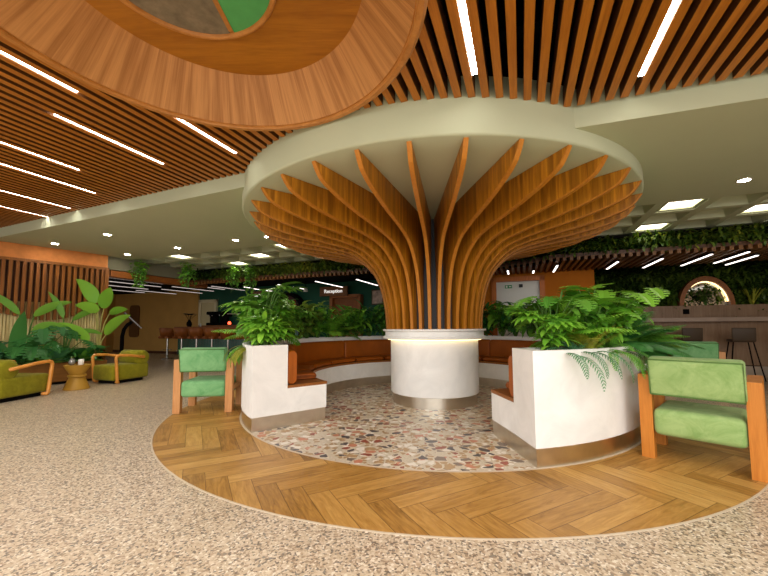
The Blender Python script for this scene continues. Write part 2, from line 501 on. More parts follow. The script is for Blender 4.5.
# flat part between the edge and the coffers, with the fascia along its edge
lft = (-14.0, edge_d(-14.0)); rgt = (7.5, edge_d(7.5))
def slab(pts, z0, z1): m.prism([ED(*p) for p in pts], z0, z1)
slab([lft, kink, (BE, CD0), (-14, CD0)], ZC, ZC+0.30)
slab([kink, rgt, (7.5, CD0), (BE, CD0)], ZC, ZC+0.30)
slab([(-17, CD0), (CE0, CD0), (CE0, 12), (-17, 12)], ZC, ZC+0.30)
slab([(CE0+27*CP+0.03, CD0), (7.5, CD0), (7.5, 12), (CE0+27*CP+0.03, 12)], ZC, ZC+0.30)
slab([(CE0, CD0+4*CP), (CE0+27*CP+0.03, CD0+4*CP), (CE0+27*CP+0.03, 12), (CE0, 12)], ZC, ZC+0.30)
struct(m.build('ceiling', SAGE))
# coffers
LIT = {}
m = MB()
for i in range(27):
    for j in range(4):
        e0 = CE0 + i*CP; d0 = CD0 + j*CP
        def ring(h0, h1, z0, z1):
            o = [(e0+CP/2+sx*h0, d0+CP/2+sy*h0) for sx, sy in ((-1,-1),(1,-1),(1,1),(-1,1))]
            q = [(e0+CP/2+sx*h1, d0+CP/2+sy*h1) for sx, sy in ((-1,-1),(1,-1),(1,1),(-1,1))]
            vs = [edz(*p, z0) for p in o] + [edz(*p, z1) for p in q]
            m.add(vs, [(k,4+k,4+(k+1)%4,(k+1)%4) for k in range(4)])
        ring(CP/2, CP/2-0.055, ZC, ZC)
        ring(CP/2-0.055, CP/2-0.085, ZC, ZC+0.13)
        h = CP/2-0.085
        vs = [edz(e0+CP/2+sx*h, d0+CP/2+sy*h, ZC+0.13) for sx, sy in ((-1,-1),(1,-1),(1,1),(-1,1))]
        m.add(vs, [(3,2,1,0)])
struct(m.build('ceiling_coffers', SAGE))
def coffer_light(e, d, label):
    i = int((e-CE0)//CP); j = int((d-CD0)//CP); j = max(0, min(3, j))
    c = (CE0+(i+.5)*CP, CD0+(j+.5)*CP)
    t = thing('ceiling_light', label, 'light', edz(*c, ZC+0.06), ED_ROT, 'square light panels in the ceiling coffers')
    h = 0.185
    f = MB()
    for sx in (-1, 1):
        f.box(sx*h-0.012 if sx<0 else h-0.0, -h+0.0 if sx<0 else h+0.012, -h-0.012, h+0.012, -0.045, 0.02)
        f.box(-h, h, sx*h-0.012 if sx<0 else h, -h if sx<0 else h+0.012, -0.045, 0.02)
    f.build('frame', SAGE, t)
    p = MB(); p.box(-h, h, -h, h, -0.025, 0.0); p.build('diffuser', PANEL, t)
for a in ((2.03,5.74,'lit square coffer panel nearest the camera, right of the column'),
          (2.03,6.84,'lit square coffer panel behind the nearest one, over the right planter'),
          (1.43,7.40,'lit square coffer panel farthest back, close to the column on its right'),
          (3.22,7.35,'lit square coffer panel over the green wall with the round mirror'),
          (3.17,6.45,'lit square coffer panel cut by the right picture edge'),
          (-6.95,5.86,'lit coffer panel above the hanging plant over the bar, leftmost of all'),
          (-6.65,7.0,'lit coffer panel above the left end of the pergola greenery'),
          (-5.45,6.46,'lit coffer panel between the left planter and the pergola greenery'),
          (-5.2,7.40,'lit coffer panel at the back, touching the yellower greenery'),
          (-4.3,5.75,'lit coffer panel half hidden by the left fins of the column')):
    coffer_light(*a)
def downlight(x, y, label):
    t = thing('ceiling_downlight', label, 'light', (x,y,ZC), 0, 'round downlights in the sage ceiling')
    m = MB(); m.lathe([(0.050,0.0),(0.066,-0.002),(0.070,-0.006),(0.066,-0.008),(0.050,-0.006)], 24, closed=True); m.build('trim_ring', CERAM, t)
    m = MB(); m.prism([(0.05*cos(2*pi*i/20), 0.05*sin(2*pi*i/20)) for i in range(20)], -0.006, -0.001); m.build('lens', SPOTL, t)
for a in ((-6.096,6.502,'round downlight nearest the left slatted wall'), (-4.647,5.889,'round downlight in the front row, second from the left wall'),
          (-5.475,7.507,'round downlight above the hanging plant by the left wall'), (-4.059,6.908,'round downlight above the bar, in the back row'),
          (-2.671,6.318,'round downlight just left of the canopy fins'), (-2.02,6.10,'round downlight peeping out under the left fins'),
          (3.94,3.782,'round downlight alone in the ceiling right of the canopy')):
    downlight(*a)
# canopy disc around the column head
m = MB()
m.lathe([(0.02,2.495),(2.30,2.495),(2.535,2.495),(2.552,2.501),(DR,2.515),(DR,2.96),(0.02,2.96)], 160)
struct(flat_edges(m.build('ceiling_disc', SAGE, loc=(DCX,DCY,0)), 50))

# ------------------------------------------------------------------ the column
col = thing('feature_column', 'sculptural column of curved wooden fins flaring from a white round plinth', 'column', (KX,KY,0)); col['kind'] = 'thing'
m = MB(); m.lathe([(0.02,0.0),(0.588,0.0),(0.588,0.147),(0.02,0.147)], 72)
tag(flat_edges(m.build('kick_plate', STEEL, col)), 'polished steel kick plate')
m = MB(); m.lathe([(0.02,0.145),(0.612,0.145),(0.617,0.15),(0.617,0.875),(0.02,0.875)], 96)
flat_edges(m.build('plinth', PLASTER, col))
m = MB(); m.lathe([(0.6,0.882),(0.722,0.882),(0.730,0.889),(0.730,0.912),(0.722,0.919),(0.695,0.922),(0.695,0.985),(0.722,0.988),(0.730,0.994),(0.730,1.008),(0.722,1.015),(0.02,1.015)], 96)
flat_edges(m.build('collar', PLASTER, col))
m = MB(); m.lathe([(0.618,0.868),(0.66,0.868),(0.66,0.880),(0.618,0.880)], 72, closed=True)
tag(m.build('light_strip', LEDWARM, col), 'glowing warm strip under the collar')
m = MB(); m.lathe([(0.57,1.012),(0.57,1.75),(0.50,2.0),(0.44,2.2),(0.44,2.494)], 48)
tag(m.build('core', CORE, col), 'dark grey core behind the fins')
PR = [(1.014,0.682),(1.2,0.690),(1.4,0.718),(1.6,0.768),(1.77,0.842),(1.92,0.965),(2.0,1.065),(2.07,1.195),(2.14,1.48),(2.205,1.86),(2.275,2.17),(2.35,2.385),(2.42,2.465),(2.493,2.515)]
def prof_r(z):
    for i in range(len(PR)-1):
        if PR[i][0] <= z <= PR[i+1][0]:
            z0, r0 = PR[i]; z1, r1 = PR[i+1]
            zm, rm = PR[max(i-1,0)]; zp, rp = PR[min(i+2,len(PR)-1)]
            m0 = (r1-rm)/(z1-zm) if z1 != zm else 0; m1 = (rp-r0)/(zp-z0)
            dl = (r1-r0)/(z1-z0)
            m0 = min(m0, 3*dl); m1 = min(m1, 3*dl)
            h = z1-z0; t = (z-z0)/h
            return (2*t**3-3*t*t+1)*r0 + (t**3-2*t*t+t)*h*m0 + (-2*t**3+3*t*t)*r1 + (t**3-t*t)*h*m1
    return PR[-1][1]
ZS = [1.014,1.1,1.2,1.3,1.4,1.5,1.6,1.68,1.75,1.81,1.86,1.91,1.95,1.99,2.02,2.05,2.075,2.1,2.12,2.14,2.16,2.18,2.2,2.22,2.245,2.27,2.295,2.32,2.345,2.37,2.4,2.43,2.46,2.493]
TH = 0.020
m = MB(); vs = []; fs = []
for z in ZS:
    r = prof_r(z) - 0.014
    vs += [(0.43,-TH*0.96,z),(r,-TH*0.96,z),(r,TH*0.96,z),(0.43,TH*0.96,z)]
for i in range(len(ZS)-1):
    a = i*4; b = a+4
    for k in range(4): fs.append((a+k, a+(k+1)%4, b+(k+1)%4, b+k))
fs += [(3,2,1,0), tuple(len(vs)-4+k for k in range(4))]
m.add(vs, fs)
fin0 = m.build('fin', FINW, col)
m = MB(); vs = []; fs = []
for i, z in enumerate(ZS):
    r = prof_r(z)
    z2 = ZS[min(i+1,len(ZS)-1)]; z1 = ZS[max(i-1,0)]
    tr, tz = prof_r(z2)-prof_r(z1), z2-z1; L = sqrt(tr*tr+tz*tz); nr, nz = tz/L, -tr/L
    q = (r - nr*0.016, min(2.494, z - nz*0.016))
    vs += [(q[0],-TH,q[1]),(r,-TH,z),(r,TH,z),(q[0],TH,q[1])]
for i in range(len(ZS)-1):
    a = i*4; b = a+4
    for k in range(4): fs.append((a+k, a+(k+1)%4, b+(k+1)%4, b+k))
fs += [(3,2,1,0), tuple(len(vs)-4+k for k in range(4))]
m.add(vs, fs)
edge0 = m.build('edge_band', EDGEW, fin0)
tag(edge0, 'paler orange band along the curved edge')
NF = 36
for k in range(NF):
    a = radians(-91.7 + 360.0/NF*k)
    if k == 0: f = fin0
    else:
        f = fin0.copy(); COL.objects.link(f); f.parent = col
        e2 = edge0.copy(); COL.objects.link(e2); e2.parent = f
    f.rotation_euler = (0,0,a)

# ------------------------------------------------------------------ round planter bench
A0, A1 = radians(-77.6), radians(217.6)
ben = thing('planter_bench', 'round white planter bench with orange seats curving behind the column', 'bench', (CX,CY,0))
SPH = 0.43
m = MB()
prof = [(1.65,0.142),(2.49,0.142),(2.49,0.862),(2.44,0.862),(2.44,0.79),(2.18,0.79),(2.18,0.862),(2.115,0.862),(2.115,SPH-0.03),(1.65,SPH-0.03)]
w_ = 0.045
m.lathe(prof, 110, closed=True, a0=A0+w_*.6, a1=A1-w_*.6, smooth=True)
solid = [(1.65,0.142),(2.115,0.142),(2.49,0.142),(2.49,0.862),(2.115,0.862),(2.115,SPH-0.03),(1.65,SPH-0.03)]
for b0, b1, end in ((A0, A0+w_, A0), (A1-w_, A1, A1)):
    m.lathe(solid, 3, closed=True, a0=b0, a1=b1, smooth=True)
    for aa in (b0, b1):
        pt = lambda r, z: (r*cos(aa), r*sin(aa), z)
        m.add([pt(1.65,.142), pt(2.115,.142), pt(2.115,SPH-.03), pt(1.65,SPH-.03)], [(0,1,2,3)])
        m.add([pt(2.115,.142), pt(2.49,.142), pt(2.49,.862), pt(2.115,.862)], [(0,1,2,3)])
flat_edges(m.build('planter_body', PLASTER, ben), 35)
m = MB(); m.lathe([(1.66,0.0),(2.484,0.0),(2.484,0.141),(1.66,0.141)], 110, closed=True, a0=A0+0.002, a1=A1-0.002, caps=True)
tag(flat_edges(m.build('kick_plate', STEEL, ben), 35), 'brushed steel kick plate')
m = MB(); m.lathe([(2.181,0.789),(2.181,0.815),(2.439,0.815),(2.439,0.789)], 90, closed=True, a0=A0+w_, a1=A1-w_, caps=True)
m.build('soil', SOIL, ben)
m = MB(); m.lathe([(1.64,SPH-0.03),(2.113,SPH-0.03),(2.113,SPH),(1.64,SPH)], 110, closed=True, a0=A0+0.001, a1=A1-0.001, caps=True)
tag(flat_edges(m.build('seat_top', SEATTOP, ben), 35), 'tan seat board')
NB = 7
for k in range(NB):
    a0 = A0 + 0.004 + (A1-A0-0.008)*k/NB; a1 = A0 + 0.004 + (A1-A0-0.008)*(k+1)/NB
    def cush(r0, r1, z0, z1, rd, a0, a1, nm, mat, nn=22):
        m = MB(); cr = []
        for (cx, cz, s) in ((r1-rd,z0+rd,-90),(r1-rd,z1-rd,0),(r0+rd,z1-rd,90),(r0+rd,z0+rd,180)):
            for q in range(5):
                a = radians(s+q*22.5); cr.append((cx+rd*cos(a), cz+rd*sin(a)))
        rings = [(a0, 0.72)] + [(a0+0.006, 0.93), (a0+0.014, 1.0)] + [(a0+0.014+(a1-a0-0.028)*i/nn, 1.0) for i in range(1,nn+1)] + [(a1-0.006,0.93),(a1,0.72)]
        rc, zc = (r0+r1)/2, (z0+z1)/2; vs = []; L = len(cr)
        for a, sc in rings:
            for r, z in cr:
                dz = (1-sc)*0.04*(1 if z > zc else -1); dr = (1-sc)*0.04*(1 if r > rc else -1)
                vs.append(((r-dr)*cos(a), (r-dr)*sin(a), z-dz))
        fs = [(i*L+q, (i+1)*L+q, (i+1)*L+(q+1)%L, i*L+(q+1)%L) for i in range(len(rings)-1) for q in range(L)]
        m.add(vs, fs, 0.5, True); m.add(vs, [tuple(range(L)), tuple((len(rings)-1)*L+q for q in range(L-1,-1,-1))])
        return m.build(nm, mat, ben)
    cush(1.995, 2.113, SPH+0.002, 0.80, 0.05, a0+0.003, a1-0.003, 'backrest', ORANGE)
    am = (a0+a1)/2
    cush(1.66, 1.99, SPH+0.001, SPH+0.072, 0.034, am+0.012, a1-0.012 if k < NB-1 else a1-0.15, 'seat_pad', ORANGED, 12)
    cush(1.66, 1.99, SPH+0.001, SPH+0.072, 0.034, a0+0.012 if k else a0+0.10, am-0.012, 'seat_pad', ORANGED, 12)

for o in [x for x in SC.objects if x.parent == ben]:      # the right end face is cut slightly askew
    for v in o.data.vertices:
        r = sqrt(v.co.x**2 + v.co.y**2); a = atan2(v.co.y, v.co.x)
        wgt = max(0.0, 1 - (a - A0)/radians(14)) if a > A0 - 0.02 else 0.0
        if wgt > 0 and a < 0.5:
            a += wgt*radians(1.9 - 3.3*(r-1.64)/0.85)
            v.co.x, v.co.y = r*cos(a), r*sin(a)
# ------------------------------------------------------------------ walls of the hall behind
TEAL = plain('teal_wall_paint', lin(20,82,60), 0.6, 0, 0.3, 0.1, 2)
TAN = plain('tan_wall_paint', lin(198,150,78), 0.7, 0, 0.3, 0.06, 2)
GREYP = plain('grey_bulkhead', lin(128,124,104), 0.8, 0, 0.2, 0.04, 2)
DARKW = wood('dark_walnut', lin(62,34,16), lin(96,56,28), (12,12,0.8), 3)
MIDW = wood('beam_wood', lin(132,74,30), lin(170,102,46), (0.8,12,12), 3)
PERGW = wood('pergola_slat_wood', lin(92,58,24), lin(128,84,40), (12,0.8,12), 3)
SUEDE = plain('orange_suede', lin(204,130,72), 0.85, 0, 0.2, 0.16, 5)
ORWALL = plain('ochre_wall', lin(186,106,22), 0.75, 0, 0.2, 0.08, 3)
MATED = Matrix.Rotation(ED_ROT, 4, 'Z')
def edbox(name, mat, e0, e1, d0, d1, z0, z1, parent=None):
    m = MB(); m.box(e0, e1, d0, d1, z0, z1); return m.build(name, mat, parent, M=MATED if parent is None else None)
DB = 10.6
struct(edbox('wall_back', TEAL, -11.99, 3.0, DB, DB+0.15, 0, 2.62))
struct(edbox('wall_tan', TAN, -17.0, -11.99, DB-0.04, DB+0.15, 0, 2.62))
struct(edbox('baseboard_back', DARKW, -17.0, -11.99, DB-0.06, DB-0.04, 0, 0.10))
struct(edbox('wall_right', plain('warm_grey_wall', lin(150,128,104), 0.7), 7.42, 7.5, -3.2, 12, 0, 2.62))
struct(edbox('wall_end', TAN, -17.1, -16.99, 3.0, DB, 0, 2.62))
# the grey bulkhead over the passage at the left, and its wooden beam
struct(edbox('ceiling_bulkhead', GREYP, -8.62, -8.38, 4.99, 7.08, 2.34, 2.624))

# left wall: reeds below, slats in front of them, suede band above
W0 = Vector((-6.888,6.289)); W1 = Vector((-5.979,7.62))
wd = (W1-W0).normalized(); WROT = atan2(wd.y, wd.x)
WL = 4.6
MW = Matrix.Translation((W1.x, W1.y, 0)) @ Matrix.Rotation(WROT, 4, 'Z')      # x runs back along the wall towards 0, room side is -y
def wbox(name, mat, x0, x1, y0, y1, z0, z1):
    m = MB(); m.box(x0, x1, y0, y1, z0, z1); return m.build(name, mat, M=MW)
struct(wbox('wall_left', DARKW, -WL, 0.0, 0.10, 0.25, 0.0, 2.624))
REED = NT('pale_reeds'); REED.set(0.7, 0, 0.2)
_v = REED.mapping(REED.coord(), (26,1,1.2))
REED.col(REED.ramp(REED.noise(_v, 1.6, 4, 0.6), [(0.3, lin(176,150,92)), (0.55, lin(216,196,140)), (0.75, lin(232,218,170))]))
m = MB()
for k in range(int(WL/0.045)):
    x = -0.03 - 0.045*k
    r = 0.0215
    vs = []
    for z in (0.2, 1.56):
        for q in range(5):
            a = pi + pi*q/4
            vs.append((x + r*cos(a), 0.09 + r*sin(a)*0.8, z))
    m.add(vs, [(q, q+1, 6+q, 5+q) for q in range(4)], 0.5, True)
tag(m.build('reed_screen', REED.m, M=MW), 'pale reed screen low on the left wall behind the planted bed', 'screen')
def wave(x):                      # lower edge of the wooden slats
    t = -x
    return 1.31 + 0.11*math.cos(t*3.2 + 0.35) + 0.06*math.cos(t*1.5)
WSL = wood('wall_slat_walnut', lin(104,58,14), lin(142,84,24), (12,12,0.7), 3)
scr = thing('slat_screen', 'dark brown vertical slat screen with a wavy lower edge on the left wall', 'screen', (W1.x,W1.y,0), WROT)
m = MB()
for k in range(int(WL/0.092)):
    x = -0.055 - 0.092*k
    za, zb = wave(x), wave(x-0.05)
    vs = [(x-0.05,-0.03,zb),(x,-0.03,za),(x,0.03,za),(x-0.05,0.03,zb),(x-0.05,-0.03,2.30),(x,-0.03,2.30),(x,0.03,2.30),(x-0.05,0.03,2.30)]
    m.add(vs, [(0,3,2,1),(4,5,6,7),(0,1,5,4),(1,2,6,5),(2,3,7,6),(3,0,4,7)])
m.build('slats', WSL, scr)
m = MB(); m.box(-WL, 0.0, -0.045, 0.045, 2.30, 2.352); m.build('top_rail', WSL, scr)
m = MB(); m.box(-0.05, 0.02, -0.05, 0.062, 0.0, 2.352); m.build('end_post', WSL, scr)
struct(wbox('trim_3', SUEDE, -WL, 0.0, -0.01, 0.10, 2.354, 2.622))
# planted bed in front of the reeds
bed = thing('planting_bed', 'low wood-clad planting bed along the left slatted wall', 'planter', (W1.x,W1.y,0), WROT)
BEDW = wood('bed_wood', lin(122,76,28), lin(152,100,42), (1.2,10,10), 3)
m = MB(); m.box(-WL, -0.05, -0.30, -0.26, 0.05, 0.40); m.build('front_panel', BEDW, bed)
m = MB(); m.box(-0.05, -0.02, -0.30, -0.056, 0.05, 0.40); m.build('end_panel', BEDW, bed)
m = MB(); m.box(-WL, -0.05, -0.26, -0.056, 0.05, 0.37); m.build('soil', SOIL, bed)
m = MB(); m.box(-WL, -0.02, -0.27, -0.056, 0.0, 0.05); m.build('plinth', BLACK, bed)

# ------------------------------------------------------------------ pergola
per = thing('pergola', 'long dark wooden pergola with slat ends and greenery on top across the hall', 'pergola', (0,0,0), ED_ROT)
def per_d(e):                     # front line of the pergola, stepping back round the canopy of the column
    x = e - De
    return max(6.97, Dd + sqrt(DR*DR - x*x) + 0.05) if abs(x) < DR else 6.97
ms, mf, mt = MB(), MB(), MB()
k = 0
while -8.4 + 0.11*k < 6.6:
    e0 = -8.4 + 0.11*k; k += 1
    d0 = max(per_d(e0), per_d(e0+.11))
    ms.box(e0, e0+0.052, d0, 8.37 if e0 > -2.7 else d0+0.09, 2.20, 2.265)
    mf.box(e0-.002, e0+0.112, d0+0.06, d0+0.12, 2.265, 2.33)
    mt.box(e0-.001, e0+0.111, d0+0.12, d0+0.65, 2.30, 2.33)
mf.build('fascia_beam', DARKW, per); ms.build('slats', PERGW, per); mt.build('planting_tray', BLACK, per)
m = MB(); m.box(-12.5, -3.3, 7.10, DB-0.05, 2.56, 2.60); m.box(-3.3, 0.85, 7.70, DB-0.05, 2.56, 2.60); m.box(0.85, 7.4, 7.10, DB-0.05, 2.56, 2.60); m.build('deck', BLACK, per)
m = MB(); m.box(-8.66, -8.41, 5.10, 7.70, 2.19, 2.33); tag(m.build('side_beam', MIDW, per), 'lighter plain wooden side beam')
m = MB(); m.box(-16.9, -12.5, 5.2, DB-0.06, 2.56, 2.60); m.box(-12.5, -8.68, 5.2, 7.09, 2.56, 2.60); m.build('deck', BLACK, per)
def pstrip(e0, d0, d1, z, label, mat=LEDS, w=0.016):
    t = thing('strip_light', label, 'light', edz(e0, (d0+d1)/2, z), ED_ROT, 'strip lights under the pergola')
    L = (d1-d0)/2
    m = MB(); m.box(-w, w, -L, L, 0, 0.012); m.build('diffuser', mat, t)
    m = MB(); m.box(-w-0.005, w+0.005, -L-0.01, L+0.01, 0.012, 0.04); m.build('housing', BLACK, t)
for a in ((-0.22,7.55,8.05,2.155,'short strip light under the pergola slats, nearest the column on its right'),
          (0.27,7.75,8.1,2.155,'shortest strip light under the pergola slats, second right of the column'),
          (0.66,7.25,8.1,2.155,'strip light under the pergola slats over the right end of the ochre wall'),
          (1.62,7.25,8.1,2.155,'slanting strip light under the pergola, first over the green wall'),
          (2.25,7.2,8.2,2.155,'slanting strip light under the pergola, second over the green wall'),
          (2.85,7.05,8.2,2.155,'slanting strip light under the pergola over the round mirror, third over the green wall'),
          (3.30,7.05,8.1,2.155,'slanting strip light under the pergola, fourth over the green wall'),
          (3.42,7.1,8.0,2.10,'lowest slanting strip light at the right picture edge under the pergola'),
          (-4.05,8.5,10.0,2.30,'strip light before the teal wall, nearest the column on its left'),
          (-5.25,8.4,10.0,2.30,'long strip light above the reception sign'),
          (-6.65,8.6,10.0,2.30,'strip light right of the bar sign, longest of the row'),
          (-8.0,8.7,10.0,2.30,'upper strip light above the bar sign'),
          (-7.7,8.8,10.0,2.24,'lower strip light above the bar sign')):
    pstrip(*a)
names = ['first','second','third','fourth','fifth','sixth','seventh','eighth','ninth','tenth','eleventh','twelfth','thirteenth','fourteenth','fifteenth','sixteenth','seventeenth','eighteenth','nineteenth','twentieth','twenty-first','twenty-second','twenty-third','twenty-fourth','twenty-fifth','twenty-sixth','twenty-seventh','twenty-eighth','twenty-ninth','thirtieth','thirty-first','thirty-second']
LEDD = emit('led_strip_dim', (1.0,0.86,0.80,1), 0.5)
for k, (e0, d0, d1, z) in enumerate(((-12.9,7.4,9.0,2.34),(-12.3,8.3,9.8,2.34),(-11.6,6.6,8.2,2.34),(-11.2,8.4,10.0,2.34),(-10.6,6.4,7.9,2.34),(-10.2,8.0,9.6,2.34),(-9.8,5.9,7.4,2.34),(-9.4,7.8,9.3,2.34),(-9.1,6.0,7.3,2.34),(-9.0,8.4,9.8,2.34))):
    pstrip(e0, d0, d1, z, names[k] + ' strip light from the left in the cluster above the bar', LEDD, 0.032)

# ------------------------------------------------------------------ plants
LF = {
 'bright': leafmat('leaf_bright', lin(72,146,34), lin(164,222,76)),
 'mid':    leafmat('leaf_mid', lin(58,126,38), lin(142,202,76)),
 'deep':   leafmat('leaf_deep', lin(34,92,42), lin(88,156,76)),
 'blue':   leafmat('leaf_bluegreen', lin(44,96,62), lin(104,164,112)),
 'dark':   leafmat('leaf_dark', lin(26,56,16), lin(96,126,44)),
 'olive':  leafmat('leaf_olive', lin(60,92,28), lin(142,164,66)),
 'yellow': leafmat('leaf_yellow', lin(88,110,20), lin(190,190,70)),
}
STEM = plain('plant_stem', lin(84,120,48), 0.6, 0, 0.3, 0.2, 10)
STEMP = plain('pale_stem', lin(168,160,92), 0.6, 0, 0.3, 0.15, 10)

def arc(base, az, el, L, droop, n=8):
    """points of a drooping stalk and its directions"""
    p = Vector(base); pts = [p.copy()]; dirs = []
    for i in range(n):
        e = el - droop*(i+0.5)/n
        dv = Vector((cos(az)*cos(e), sin(az)*cos(e), sin(e)))
        dirs.append(dv); p = p + dv*(L/n); pts.append(p.copy())
    dirs.append(dirs[-1])
    return pts, dirs

def blade(m, base, az, el, L, W, droop, fold=0.25, n=6, shape=0, tint=0.5, roll=0.0, side=None):
    """one leaf with a V fold: shape 0 lance, 1 ovate, 2 strap"""
    pts, dirs = arc(base, az, el, L, droop, n)
    side0 = Vector((-sin(az), cos(az), 0)) if side is None else side
    vs = []
    for i, p in enumerate(pts):
        t = i/n
        if shape == 0: w = W*0.5*(sin(pi*min(1, t*0.94+0.06))**0.8)
        elif shape == 1: w = W*0.5*(sin(pi*(min(1,t*0.98+0.02))**0.72))**0.75
        else: w = W*0.5*min(1, 6*t+0.3)*(1-t**4)
        if i == n: w = 0.001
        u = side0.cross(dirs[i]) * -1
        s = side0*cos(roll) + u*sin(roll)
        up = dirs[i].cross(s); 
        if up.z < 0: up = -up
        vs += [tuple(p - s*w + up*(w*fold)), tuple(p), tuple(p + s*w + up*(w*fold))]
    fs = []
    for i in range(n):
        a = 3*i; fs += [(a,a+1,a+4,a+3),(a+1,a+2,a+5,a+4)]
    m.add(vs, fs, tint, True)

def frond(m, base, az, el, L, droop, leaf=0.10, pairs=20, wid=0.018, tint=0.5, lift=0.1, start=0.12, sweep=0.9, ldroop=0.5, quads=2, taper=True):
    n = pairs
    pts, dirs = arc(base, az, el, L, droop, n)
    m.tube([tuple(p) for p in pts[::2]], [0.004*(1-0.8*i/max(1,len(pts[::2])-1)) for i in range(len(pts[::2]))], 4, None, max(0,tint-0.25), False)
    for i in range(int(n*start), n+1):
        t = i/n
        l = leaf*(sin(pi*(0.12+0.86*t))**0.6 if taper else 1-0.4*t)
        s0 = Vector((-sin(az), cos(az), 0))
        for sg in (-1, 1):
            dv = (s0*sg*sin(sweep) + dirs[i]*cos(sweep) + Vector((0,0,lift))).normalized()
            laz = atan2(dv.y, dv.x); lel = math.asin(max(-1,min(1,dv.z)))
            sd = dirs[i] - dv*dirs[i].dot(dv)
            blade(m, pts[i], laz, lel, l*random.uniform(0.9,1.1), wid, ldroop, 0.15, quads, 0, min(1,max(0,tint+random.uniform(-0.15,0.15))), 0.0, sd.normalized() if sd.length > 1e-4 else None)

def monstera_leaf(m, base, az, el, S, tint, droop=0.5):
    n = 11
    pts, dirs = arc(base, az, el, S, droop, n)
    s0 = Vector((-sin(az), cos(az), 0))
    def width(t): return S*0.48*(sin(pi*(0.10+0.90*t)**0.75))**0.7 if t < 0.999 else 0.0
    for sg in (-1, 1):
        rows = []
        for i in range(n+1):
            t = i/n; w = width(t); u = dirs[i].cross(s0)
            if u.z < 0: u = -u
            fw = dirs[i]*(0.16*S*(1-t) - (0.16*S if t < 0.12 else 0))
            rows.append((tuple(pts[i]), tuple(pts[i]+s0*sg*w*0.42+u*w*0.10+fw*0.4), tuple(pts[i]+s0*sg*w+u*w*0.06+fw)))
        for i in range(n):
            vs = [*rows[i], *rows[i+1]]
            m.add(vs, [(0,1,4,3)], tint, True)
            if i % 2 == 0 or i == n-1:
                m.add(vs, [(1,2,5,4)], tint, True)
            else:          # a narrow slit
                a, b = Vector(vs[1]), Vector(vs[4]); c, d = Vector(vs[2]), Vector(vs[5])
                m.add([tuple(a), tuple(a.lerp(b,0.35)), tuple(c.lerp(d,0.10)), tuple(c)], [(0,1,2,3)], tint, True)

def monstera(name, leafk, n, h, S, label, group=None, spread=0.5, tint=0.5):
    t = thing(name, label, 'plant', group=group)
    a = MB(); b = MB()
    for i in range(n):
        az = 2*pi*i/n*1.618*2.4 + random.uniform(-.4,.4)
        hh = h*random.uniform(0.55,1.0)
        r = spread*random.uniform(0.3,1.0)*h
        top = Vector((cos(az)*r, sin(az)*r, hh))
        mid = Vector((cos(az)*r*0.35, sin(az)*r*0.35, hh*0.65))
        b.tube([(0,0,0), tuple(mid*0.5+Vector((0,0,0.02))), tuple(mid), tuple(top)], 0.006, 5)
        monstera_leaf(a, top, az, random.uniform(-0.35,0.5), S*random.uniform(0.75,1.1), min(1,max(0,tint+random.uniform(-.35,.35))), random.uniform(0.4,1.0))
    a.build('foliage', LF[leafk], t); b.build('stems', STEM, t)
    return t

def fern(name, leafk, n, L, label, group=None, el=(0.5,1.2), droop=(1.2,2.1), leaf=0.085, pairs=20, tint=0.5, arcs=(0,2*pi), wid=0.011):
    t = thing(name, label, 'plant', group=group)
    a = MB()
    for i in range(n):
        az = arcs[0] + (arcs[1]-arcs[0])*(i+random.uniform(-.3,.3))/n
        frond(a, (random.uniform(-.02,.02),random.uniform(-.02,.02),0), az, random.uniform(*el), L*random.uniform(.75,1.1), random.uniform(*droop), leaf, pairs, wid, tint+random.uniform(-.25,.25))
    a.build('foliage', LF[leafk], t)
    return t

def hanging_fern(name, leafk, n, L, half, label, az, tint=.5):
    t = thing(name, label, 'plant'); a = MB()
    for i in range(n):
        u = (i/(n-1)-.5)*2*half
        frond(a, (-sin(az)*u, cos(az)*u, random.uniform(-.01,.02)), az+u*1.2+random.uniform(-.12,.12), random.uniform(.35,.6), L*random.uniform(.75,1.1), random.uniform(1.95,2.15), .058, 17, .0115, tint+random.uniform(-.2,.2))
    for i in range(10):
        frond(a, (0,0,0), az+pi+random.uniform(-1.6,1.6), random.uniform(.6,1.2), L*.7, random.uniform(.8,1.5), .055, 16, .011, tint)
    a.build('foliage', LF[leafk], t)
    return t

def palm(name, leafk, n, L, label, group=None, leaf=0.26, pairs=15, tint=0.5, el=(0.7,1.35), droop=(0.8,1.6), wid=0.024, arcs=(0,2*pi)):
    t = thing(name, label, 'plant', group=group)
    a = MB()
    for i in range(n):
        az = arcs[0] + (arcs[1]-arcs[0])*(i+random.uniform(-.3,.3))/n
        frond(a, (0,0,0), az, random.uniform(*el), L*random.uniform(.75,1.1), random.uniform(*droop), leaf, pairs, wid, tint+random.uniform(-.3,.3), 0.05, 0.3, 0.75, 0.7, 3)
    a.build('foliage', LF[leafk], t)
    return t

